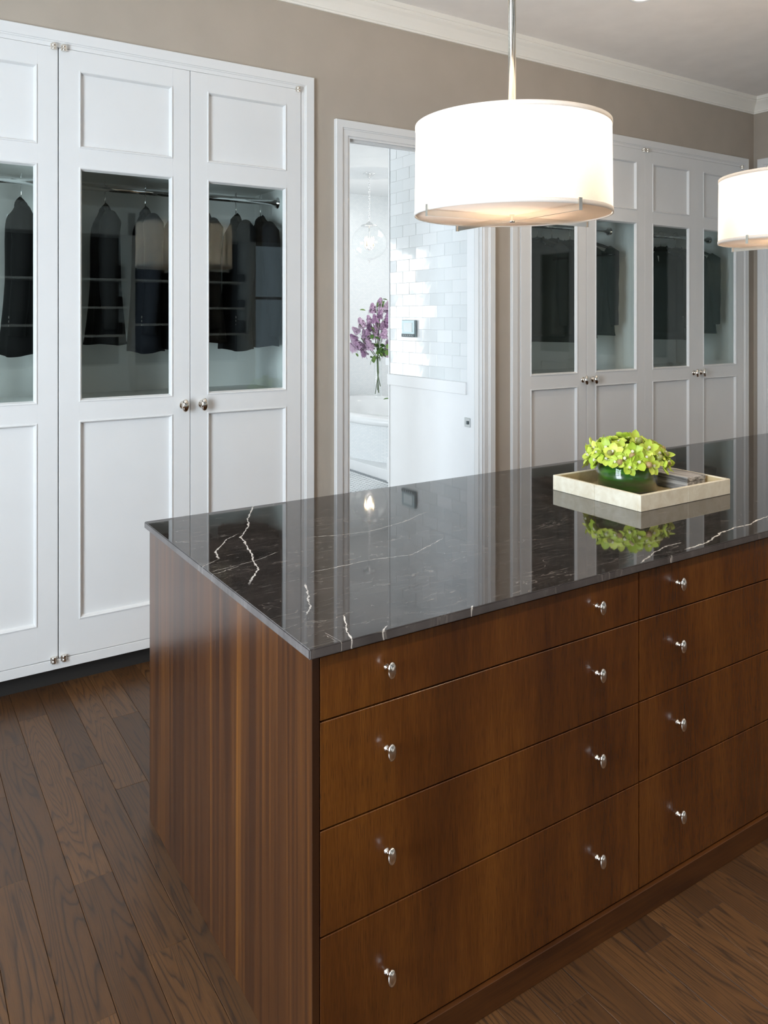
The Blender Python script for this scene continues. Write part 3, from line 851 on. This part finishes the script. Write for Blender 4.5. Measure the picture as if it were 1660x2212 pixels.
# ================================================================== TRAY, VASE, BOX, ORCHIDS
TX0, TX1, TY0, TY1, TZ = 2.065, 2.548, 1.667, 2.060, .9142
tr = thing('serving_tray', 'square cream parchment tray with upright sides on the marble countertop', 'tray', (0, 0, 0))
wt = .0125; hgt = .054
def seamed(x0, x1, y0, y1, nm):
    obj(nm, BX(x0, x1, y0, y1, TZ, TZ+hgt, bev=.0015), M['parch'], tr)
mx, my = (TX0+TX1)/2, (TY0+TY1)/2
for a, b in ((TX0, mx-.0004), (mx+.0004, TX1)): 
    seamed(a, b, TY0, TY0+wt, 'rim'); seamed(a, b, TY1-wt, TY1, 'rim')
for a, b in ((TY0+wt, my-.0004), (my+.0004, TY1-wt)):
    seamed(TX0, TX0+wt, a, b, 'rim'); seamed(TX1-wt, TX1, a, b, 'rim')
obj('tray_floor', BX(TX0+wt, TX1-wt, TY0+wt, TY1-wt, TZ, TZ+.008), M['tray_in'], tr)
bm = bmesh.new(); q = .0012
box(bm, TX0+wt, TX1-wt, TY0+wt, TY0+wt+q, TZ+.008, TZ+hgt-.003); box(bm, TX0+wt, TX1-wt, TY1-wt-q, TY1-wt, TZ+.008, TZ+hgt-.003)
box(bm, TX0+wt, TX0+wt+q, TY0+wt, TY1-wt, TZ+.008, TZ+hgt-.003); box(bm, TX1-wt-q, TX1-wt, TY0+wt, TY1-wt, TZ+.008, TZ+hgt-.003)
obj('side_lining', bm, M['tray_in'], tr)['label'] = 'golden inner lining'
TF = TZ+.0082
wb = thing('wooden_box', 'small weathered grey wooden box inside the tray behind the green vase', 'box', (0, 0, 0))
obj('body', BX(2.413, 2.517, 1.746, 2.030, TF, TF+.034, bev=.0015), M['driftwood'], wb)
obj('lid', BX(2.412, 2.518, 1.745, 2.031, TF+.0352, TF+.051, bev=.0015), M['driftwood'], wb)
VX, VY, VR = 2.281, 1.905, .1085
vz = thing('glass_vase', 'low round glass vase lined with dark green leaves in the tray', 'vase', (VX, VY, TF))
bm = bmesh.new(); lathe(bm, [(.0005, 0), (VR-.002, 0), (VR, .002), (VR, .094), (VR-.001, .0955), (VR-.0035, .0955), (VR-.0045, .094), (VR-.0045, .007), (.0005, .006)], 64)
obj('glass_wall', fixn(bm), M['clear'], vz, smooth=True)
bm = bmesh.new(); lathe(bm, [(.0005, .0075), (VR-.0055, .0075), (VR-.0055, .090), (VR-.0065, .090), (VR-.0070, .060), (.0005, .058)], 64)
obj('leaf_lining', fixn(bm), M['lining'], vz, smooth=True)['label'] = 'dark green leaves wrapped inside the glass'

oa = thing('orchid_arrangement', 'dome of lime green orchids with round mottled buds in the low green vase', 'flowers', (VX, VY, TF+.088))
def tepal(bm, L_, W_, dir_ang, lift, curl, mi=0):
    nu, nv = 6, 4; grid = []
    for i in range(nu+1):
        u = i/nu; w_ = W_*math.sin(PI*min(1, (u*.88+.07)))**.8; row = []
        if i == nu: w_ *= .15
        for j in range(nv+1):
            v = j/nv*2-1
            r = L_*(u*math.cos(lift)); h = L_*(u*math.sin(lift))+curl*u*u*L_-.18*W_*(1-v*v)+.0
            x = r; y = w_*v; z = h
            row.append(bm.verts.new((x*math.cos(dir_ang)-y*math.sin(dir_ang), x*math.sin(dir_ang)+y*math.cos(dir_ang), z)))
        grid.append(row)
    for i in range(nu):
        for j in range(nv):
            f = bm.faces.new((grid[i][j], grid[i+1][j], grid[i+1][j+1], grid[i][j+1])); f.smooth = True; f.material_index = mi
def bloom_meshes(seed):
    rr = random.Random(seed); bm = bmesh.new()
    for k, a in enumerate((PI/2, PI/2+2*PI/5*1.02, PI/2-2*PI/5*1.02, PI/2+2*PI/5*2.05, PI/2-2*PI/5*2.05)):
        tepal(bm, .029+rr.uniform(-.002, .003), .0112+rr.uniform(-.001, .0012), a+rr.uniform(-.12, .12), .38+rr.uniform(-.22, .4), rr.uniform(-.35, .25))
    lp = bmesh.new()
    lathe(lp, [(.0020, .002), (.0028, .005), (.0032, .009), (.0040, .0115), (.0028, .011)], 12, mi=0)
    tepal(lp, .0140, .0058, -PI/2, .62, -.75, 0)
    for k in range(7): 
        a = rr.uniform(0, 2*PI); lathe(lp, [(.0002, -.0006), (.0012, 0), (.0002, .0007)], 6, c=(.0036*math.cos(a), .0036*math.sin(a)-.0045, .0102), mi=1)
    return bm, lp
blooms = []
for s in range(5):
    a, b = bloom_meshes(s+3)
    o = obj('orchid_bloom', a, M['orchid'], oa); lp = obj('lip', b, [M['lip'], M['lipspot']], o); blooms.append(o)
first = set(); npos = 0
golden = PI*(3-math.sqrt(5)); NB = 58
for i in range(NB):
    u = (i+.5)/NB; ph = math.acos(1-u*1.02); th = i*golden
    rx, rz_ = .137, .071
    d = Vector((math.sin(ph)*math.cos(th), math.sin(ph)*math.sin(th), math.cos(ph)))
    p = Vector((d.x*rx, d.y*rx, d.z*rz_+.012+.0))+Vector((R.uniform(-.006, .006), R.uniform(-.006, .006), R.uniform(-.006, .006)))
    nrm = Vector((d.x, d.y, d.z*1.0+.05)).normalized()+Vector((R.uniform(-.35, .35), R.uniform(-.35, .35), R.uniform(-.3, .3)))
    k = i % 5
    if k not in first: o = blooms[k]; first.add(k)
    else: o = copy_tree(blooms[k], oa)
    o.location = p; q = nrm.normalized().to_track_quat('Z', 'Y'); 
    o.rotation_mode = 'QUATERNION'; o.rotation_quaternion = q @ Matrix.Rotation(R.uniform(-.6, .6)-0.0, 3, 'Z').to_quaternion()
    s_ = R.uniform(1.12, 1.42); o.scale = (s_,)*3
bm = bmesh.new(); lathe(bm, [(.0005, .014), (.006, .012), (.0105, .004), (.0115, -.003), (.008, -.011), (.003, -.014), (.0005, -.0145)], 14)
bd0 = obj('orchid_bud', fixn(bm), M['bud'], oa, smooth=True)
for i, (az, el) in enumerate([(-1.9, .12), (-1.15, .05), (-2.3, .45), (-2.9, .5), (-.6, .5), (-1.5, .35), (-.2, .7), (-1.7, 1.1), (-2.6, .2), (.4, .3), (1.5, .4), (-1.0, .35)]):
    o = bd0 if i == 0 else bd0.copy()
    if i: C.objects.link(o); o.parent = oa
    d = Vector((math.cos(el)*math.cos(az), math.cos(el)*math.sin(az), math.sin(el)))
    o.location = (d.x*.143, d.y*.143, d.z*.092+.012); o.rotation_mode = 'QUATERNION'; o.rotation_quaternion = d.to_track_quat('Z', 'Y')
bm = bmesh.new(); lathe(bm, [(.0005, -.028), (VR-.012, -.028), (VR-.010, .004), (.108, .014), (.105, .040), (.075, .062), (.03, .074), (.0005, .076)], 32)
obj('foliage_core', fixn(bm), M['stem'], oa, smooth=True)

# ================================================================== BATHROOM
BC = 3.15
struct(obj('floor_bathroom', BX(-1.45, 6.3, 3.532, 8.95, -.06, -.004), M['grout']))
struct(obj('ceiling_bathroom', BX(-1.45, 6.3, 3.535, 9.0, BC, BC+.1), M['bwhite']))
holed_wall('wall_bathroom_far', 'y', 8.80, 8.90, -1.3, 6.3, [(-.60, .04, .61, 2.52)], M['mosaic'], BC)
holed_wall('wall_bathroom_left', 'x', -1.42, -1.30, 4.25, 8.9, [(5.1, 7.7, .7, 2.5)], M['bwhite'], BC)
struct(obj('wall_bathroom_near', BX(-1.3, 1.90, 4.13, 4.25, 0, BC), M['bwhite']))
struct(obj('wall_bathroom_entry', BX(1.90, 2.0, 3.532, 4.25, 0, BC), M['bwhite']))
struct(obj('wall_bathroom_end', BX(6.2, 6.3, 4.43, 8.8, 0, BC), M['bwhite']))
window('window_4', 'y', 8.85, -.60, .04, .61, 2.52)
window('window_5', 'x', -1.36, 5.1, 7.7, .7, 2.5)
# side wall with subway tile above, plain panel below and a rail between
WX = 2.91
sw = struct(obj('wall_bathroom_side', BX(WX+.0015, WX+.11, 3.532, 4.432, 0, BC), M['grout']))
struct(obj('wall_bathroom_return', BX(WX+.11, 6.2, 4.36, 4.432, 0, BC), M['bwhite']))
obj('wainscot_panel', BX(WX, WX+.006, 3.60, 4.434, 0, 1.084), M['bwhite'], sw)
obj('chair_rail', BX(WX-.014, WX+.006, 3.60, 4.446, 1.084, 1.156, bev=.003), M['bwhite'], sw)
obj('door_edge_trim', BX(WX-.002, WX+.006, 3.533, 3.60, 0, BC-.01), M['bwhite'], sw)
obj('corner_trim', BX(WX-.004, WX+.11, 4.432, 4.446, 0, BC-.01), M['bwhite'], sw)
TWD, THT = .1524, .0762
tm = {}
row = 0; z = 1.158
while z < BC-.02:
    h = min(THT, BC-.004-z); y = 4.431-(TWD/2 if row % 2 else 0)
    edges = [4.431]
    if row % 2: edges.append(4.431-TWD/2)
    while edges[-1] > 3.61: edges.append(max(3.602, edges[-1]-TWD))
    for a, b in zip(edges[1:], edges):
        if b-a < .02: continue
        key = (round(b-a, 3), round(h, 3))
        if key not in tm:
            wd = b-a-.0015; hh = h-.0015; bm = BX(-.004, .003, -wd/2, wd/2, -hh/2, hh/2, bev=.0008)
            o = obj('subway_tile', bm, M['tile'], sw); tm[key] = o
        else:
            o = tm[key].copy(); C.objects.link(o)
        o.location = (WX+.0035, (a+b)/2, z+h/2)
        o.rotation_euler = (0, R.gauss(0, .006), R.gauss(0, .006))
    z += THT; row += 1
th = thing('thermostat', 'square silver thermostat with pale screen and a dark button strip, on the white tiles', 'thermostat', (WX-.003, 4.187, 1.467))
b = bmesh.new(); box(b, -.018, 0, -.072, .072, -.056, .056, bev=.003); obj('body', b, M['thermo'], th)
obj('screen', BX(-.0195, -.017, -.048, .048, -.022, .038), M['screen'], th)
obj('button_strip', BX(-.021, -.0175, -.072, .072, -.055, -.034, bev=.001), M['thermo_dark'], th)
for k in range(5):
    bm = bmesh.new(); lathe(bm, [(.0002, -.0225), (.0035, -.0225), (.004, -.021)], 10, c=(0, -.044+.022*k, -.044), axis='x'); obj('button', bm, M['screen'], th)
sp_ = thing('light_switch', 'small steel light switch plate low on the white wall beside the doorway', 'switch', (WX-.0022, 3.594, .922))
b = bmesh.new(); box(b, -.005, 0, -.026, .026, -.027, .027, bev=.0015); obj('plate', b, M['switch'], sp_)
obj('toggle', BX(-.013, -.004, -.013, .0, -.010, .010, bev=.001), M['thermo_dark'], sp_)

# floor tiles: small white octagons with dark dots (too small to pick apart)
bm = bmesh.new(); P_ = .046; zt_ = .0005
for i in range(26):
    for j in range(75):
        x = 3.995-.055-P_*(i+.5); y = 4.5+P_*(j+.5)
        g = .0012; c_ = .011; h = P_/2-g
        pts = [(-h+c_, -h), (h-c_, -h), (h, -h+c_), (h, h-c_), (h-c_, h), (-h+c_, h), (-h, h-c_), (-h, -h+c_)]
        bm.faces.new([bm.verts.new((x+a, y+b2, zt_)) for a, b2 in pts])
        dd = .0098
        f = bm.faces.new([bm.verts.new((x+P_/2+a, y+P_/2+b2, zt_+.0002)) for a, b2 in ((-dd, 0), (0, -dd), (dd, 0), (0, dd))]); f.material_index = 1
ft = obj('floor_tile_field', bm, [M['tile'], M['dot']], bpy.data.objects['floor_bathroom']); ft['kind'] = 'stuff'
obj('border_tile', BX(3.965, 3.995, 4.45, 8.8, -.003, .002), M['border'], bpy.data.objects['floor_bathroom'])['label'] = 'grey tile border strip'
# platform and partition beyond
struct(obj('trim_tub_platform', BX(4.0, 6.2, 6.10, 8.8, -.003, .10, bev=.003), M['bwhite']))
wb2 = struct(obj('wall_bathroom_partition', BX(3.99, 6.2, 6.02, 6.10, 0, BC), M['bwhite']))
obj('chair_rail', BX(3.965, 6.2, 6.005, 6.02, 1.09, 1.16, bev=.003), M['bwhite'], wb2)
obj('chair_rail', BX(3.965, 3.99, 6.02, 6.115, 1.09, 1.16, bev=.003), M['bwhite'], wb2)
obj('baseboard', BX(3.968, 3.99, 6.005, 6.10, .0, .235, bev=.003), M['bwhite'], wb2)
# tub
tb = thing('bathtub', 'white oval bathtub with a tiny mosaic apron on a low platform', 'bathtub', (4.80, 7.45, .10))
def sup(a, b, n, z, seg=72):
    out = []
    for i in range(seg):
        t_ = 2*PI*i/seg; c, s_ = math.cos(t_), math.sin(t_)
        out.append((a*math.copysign(abs(c)**(2/n), c), b*math.copysign(abs(s_)**(2/n), s_), z))
    return out
def loft(rings):
    bm = bmesh.new(); V = [[bm.verts.new(p) for p in r] for r in rings]; n = len(V[0])
    for a, b in zip(V, V[1:]):
        for i in range(n): f = bm.faces.new((a[i], a[(i+1) % n], b[(i+1) % n], b[i])); f.smooth = True
    return bm, V
bm, V = loft([sup(.745, 1.285, 3, 0), sup(.745, 1.285, 3, .355)]); obj('apron', fixn(bm), M['mosaic'], tb)
bm, V = loft([sup(.745, 1.285, 3, .355), sup(.765, 1.305, 3, .360), sup(.778, 1.318, 3, .375), sup(.778, 1.318, 3, .405), sup(.768, 1.308, 3, .425), sup(.745, 1.285, 3, .435),
              sup(.600, 1.06, 2.6, .437), sup(.585, 1.045, 2.6, .430), sup(.56, 1.01, 2.6, .30), sup(.50, .92, 2.6, .10), sup(.40, .80, 2.4, .04)])
bm.faces.new(V[-1]); obj('rim_and_basin', fixn(bm), M['tub'], tb)
# lilac vase on the tub rim
l0 = (817-CX)/F; ZZ = 9.55
LX, LY, LZ = ZZ*(SY+CY*l0), ZZ*(CY-SY*l0), .5372
lv = thing('tall_glass_vase', 'tall clear glass cylinder vase with stems on the far rim of the bathtub', 'vase', (LX, LY, LZ))
bm = bmesh.new(); lathe(bm, [(.0005, 0), (.048, 0), (.050, .003), (.050, .50), (.048, .502), (.0465, .50), (.0465, .018), (.0005, .016)], 32)
obj('glass_wall', fixn(bm), M['clear'], lv, smooth=True)
lb = thing('lilac_bouquet', 'tall bouquet of mauve lilac with green leaves in the clear vase on the tub', 'flowers', (LX, LY, LZ+.02))
# florets
def panicle(seed, ln, rad):
    rr = random.Random(seed); bm = bmesh.new()
    for i in range(190):
        u = rr.random(); a = rr.uniform(0, 2*PI); r_ = rad*math.sqrt(max(.02, 1-u*.98))*rr.uniform(.55, 1.05)
        p = Vector((r_*math.cos(a), r_*math.sin(a), ln*u)); n = Vector((math.cos(a), math.sin(a), .4)).normalized()
        t1 = n.orthogonal().normalized(); t2 = n.cross(t1); s_ = .0125*rr.uniform(.8, 1.2)
        for k in range(4):
            q = k*PI/2+rr.random()*.3; d = t1*math.cos(q)+t2*math.sin(q); e = n.cross(d)
            c = bm.verts.new(p); bm.faces.new((c, bm.verts.new(p+d*s_*.7-e*s_*.45+n*.003), bm.verts.new(p+d*s_*1.3+n*.001), bm.verts.new(p+d*s_*.7+e*s_*.45+n*.003)))
    tube(bm, [(0, 0, -.05), (0, 0, ln*.9)], .003, 5)
    return bm
pan = [panicle(s, .125, .058) for s in (1, 2, 3)]
po = [obj('lilac_panicle', b, M['lilac'], lb) for b in pan]
def bq(u, v, dz=0.):   # picture samples of the bouquet in its own plane -> offsets from the vase axis
    l = (u-817)*ZZ/F; return Vector((CY*l, -SY*l, (EYE+(HZ-v)*ZZ/F)-(LZ+.02)))
PN = [(772,738,-1.0),(775,712,-.9),(790,722,-.5),(795,735,-.6),(786,700,-.5),(800,708,-.2),(812,690,.1),(806,668,-.2),(820,680,.2),(832,700,.4),(838,680,.5),(828,722,.5),(838,742,.9),(820,655,.1),(803,745,-.5),(768,750,-1.2),(812,725,0),(834,660,.4),(845,715,.8),(790,750,-.8),(800,690,-.3),(826,705,.2),(780,745,-.9),(798,722,-.3),(818,702,0),(840,735,.8),(770,728,-1),(790,762,-.9),(830,760,.6),(811,712,.1),(838,668,.4),(822,668,.2)]
used = set()
for i, (u, v, tilt) in enumerate(PN):
    k = i % 3; o = po[k] if k not in used else po[k].copy()
    if k in used: C.objects.link(o); o.parent = lb
    used.add(k)
    p = bq(u, v+8); dpt = R.uniform(-.09, .09); p += Vector((SY, CY, 0))*dpt
    o.location = p; d = Vector((CY*tilt, -SY*tilt, 1)).normalized()+Vector((R.uniform(-.2, .2), R.uniform(-.2, .2), 0))
    o.rotation_mode = 'QUATERNION'; o.rotation_quaternion = d.normalized().to_track_quat('Z', 'Y'); s_ = R.uniform(.78, 1.05); o.scale = (s_,)*3
bm = bmesh.new()
tepal(bm, .075, .024, 0, .15, -.3)
lf0 = obj('leaf', bm, M['leaf'], lb)
for i in range(70):
    o = lf0 if i == 0 else lf0.copy()
    if i: C.objects.link(o); o.parent = lb
    if i < 44: u, v = R.gauss(822, 14), R.uniform(735, 775)
    else: u, v = R.gauss(812, 18), R.uniform(650, 745)
    if i in (3, 4, 5): u, v = 815+i*3, 634+i*3
    u = max(770, min(848, u)); p = bq(u, v)+Vector((SY, CY, 0))*R.uniform(-.13, .05)
    o.location = p; o.rotation_euler = (R.uniform(-1, 1), R.uniform(-.4, 1.5), R.uniform(0, 6.3)); s_ = R.uniform(.7, 1.15); o.scale = (s_,)*3
for i, (bx, tu, tv) in enumerate([(-.03, 790, 735), (-.015, 806, 690), (.0, 815, 660), (.012, 822, 655), (.025, 832, 700), (.02, 838, 740), (-.02, 780, 730), (.03, 828, 690)]):
    bm = bmesh.new(); t_ = bq(tu, tv); z0 = R.uniform(.03, .14)
    tube(bm, [(bx, R.uniform(-.02, .02), z0), (-bx*.3, 0, .30), (-bx*.8+t_.x*.12, t_.y*.12, .47), tuple(t_)], .0045, 6); obj('stem', fixn(bm), M['stem'], lb)
# fallen leaf on the rim
fl = obj('fallen_leaf', BX(0, .001, 0, .001, 0, .001), M['leaf']); C.objects.unlink(fl); bpy.data.objects.remove(fl)
bm = bmesh.new(); tepal(bm, .075, .026, 0, .35, -.2); l1 = (829-CX)/F; Z1 = 9.45
fl = obj('fallen_leaf', bm, M['leaf'], loc=(Z1*(SY+CY*l1), Z1*(CY-SY*l1), .5425), rot=(.2, 0, -.6))
tag(fl, 'single green leaf lying on the tub rim right of the clear vase', 'leaf')

# chandelier
l2 = (798-CX)/F; ZC = 8.76; HX, HY = ZC*(SY+CY*l2), ZC*(CY-SY*l2)
ch = thing('globe_chandelier', 'clear glass globe pendant with candle bulbs on a chain, seen through the doorway', 'lamp', (HX, HY, 0))
def zc(v): return EYE+(HZ-v)*ZC/F
b = bmesh.new(); lathe(b, [(.070, BC), (.070, BC-.006), (.058, BC-.012), (.045, BC-.026), (.030, BC-.030), (.018, BC-.048), (.006, BC-.052), (.006, BC-.06)], 32); obj('canopy', fixn(b), M['chrome'], ch, smooth=True)
gc, gr = zc(524), .200
capz = gc+gr*.97
ztop, zbot = BC-.058, capz+.045
b = bmesh.new(); nl = int((ztop-zbot)/.026)
for i in range(nl):
    z = zbot+(i+.5)*(ztop-zbot)/nl; hh = (ztop-zbot)/nl*.62; pts = []
    for k in range(14):
        a = 2*PI*k/14; pts.append((0 if i % 2 else .009*math.cos(a), .009*math.cos(a) if i % 2 else 0, z+hh*math.sin(a)))
    tube(b, pts, .0022, 6, closed=True)
obj('chain', fixn(b), M['chrome'], ch)
b = bmesh.new(); lathe(b, [(.0005, capz+.045), (.008, capz+.044), (.012, capz+.034), (.030, capz+.026), (.040, capz+.012), (.085, capz+.004), (.095, capz-.004), (.095, capz-.012), (.088, capz-.014)], 36); obj('cap', fixn(b), M['chrome'], ch, smooth=True)
b = bmesh.new(); lathe(b, [(max(.0005, gr*math.sin(a)), gc+gr*math.cos(a)) for a in [.42+(PI-.42)*i/24 for i in range(25)]], 48)
for f in [f for f in b.faces if len(f.verts) > 4]: b.faces.remove(f)
obj('glass_globe', fixn(b), M['clear'], ch, smooth=True)
b = bmesh.new(); tube(b, [(0, 0, capz), (0, 0, gc-.075)], .004, 8)
lathe(b, [(.0005, gc-.09), (.010, gc-.085), (.016, gc-.075), (.008, gc-.062), (.004, gc-.05)], 16); obj('center_stem', fixn(b), M['chrome'], ch, smooth=True)
for k in range(4):
    a = k*PI/2+.5; c, s_ = math.cos(a), math.sin(a); r_ = .052
    b = bmesh.new(); tube(b, [(0, 0, gc-.07), (r_*.4*c, r_*.4*s_, gc-.082), (r_*.8*c, r_*.8*s_, gc-.075), (r_*c, r_*s_, gc-.05)], .003, 8)
    lathe(b, [(.0005, gc-.052), (.013, gc-.050), (.014, gc-.045), (.006, gc-.043)], 14, c=(r_*c, r_*s_, 0)); am = obj('arm', fixn(b), M['chrome'], ch, smooth=True)
    b = bmesh.new(); lathe(b, [(.0085, gc-.046), (.0085, gc+.012), (.005, gc+.013)], 14, c=(r_*c, r_*s_, 0)); obj('candle_sleeve', fixn(b), M['candle'], am, smooth=True)
    b = bmesh.new(); lathe(b, [(.004, gc+.012), (.010, gc+.026), (.0095, gc+.040), (.003, gc+.062), (.0004, gc+.068)], 12, c=(r_*c, r_*s_, 0)); obj('bulb', fixn(b), M['bulb'], am, smooth=True)
b = bmesh.new(); lathe(b, [(.0005, gc-gr-.028), (.006, gc-gr-.025), (.009, gc-gr-.018), (.005, gc-gr-.010), (.014, gc-gr-.004), (.014, gc-gr+.002), (.0005, gc-gr+.003)], 16); obj('finial', fixn(b), M['chrome'], ch, smooth=True)

l = bpy.data.lights.new('chandelier_light', 'POINT'); l.energy = 7; l.color = (1, .93, .84); l.shadow_soft_size = .01
lo_ = bpy.data.objects.new('chandelier_light', l); C.objects.link(lo_); lo_.location = (HX, HY, gc)
# ================================================================== behind the camera (only ever seen mirrored in the glass)
us = thing('open_shelving_unit', 'white shelving unit with dark shelves, seen mirrored in the closet glass', 'shelves', (0, -2.30, 0))
b = bmesh.new(); bays = [.75, 1.55, 2.35, 3.15, 3.80]
for x in bays: box(b, x-.04, x+.04, 0, .42, 0, 2.70)
box(b, .71, 3.84, 0, .42, 2.45, 2.75); box(b, .79, 3.76, 0, .40, 0, 1.0)
obj('frame', b, M['inner'], us); obj('back', BX(.75, 3.80, 0, .02, 1.0, 2.45), M['dark'], us)
for k, (a, c) in enumerate(zip(bays, bays[1:])):
    for zz in ((1.33, 1.64, 1.95) if k % 2 else (1.45, 1.95)):
        obj('shelf', BX(a+.04, c-.04, .02, .40, zz-.012, zz+.012), M['inner'], us)
        bb = bmesh.new()
        n = 4
        for q in range(n):
            xx = a+.09+(c-a-.18)*q/(n-1)*.95; box(bb, xx-.045, xx+.045, .06, .34, zz+.0125, zz+R.uniform(.10, .17), bev=.01)
        s = obj('dark_shoes', bb, M['suit_black'], us)
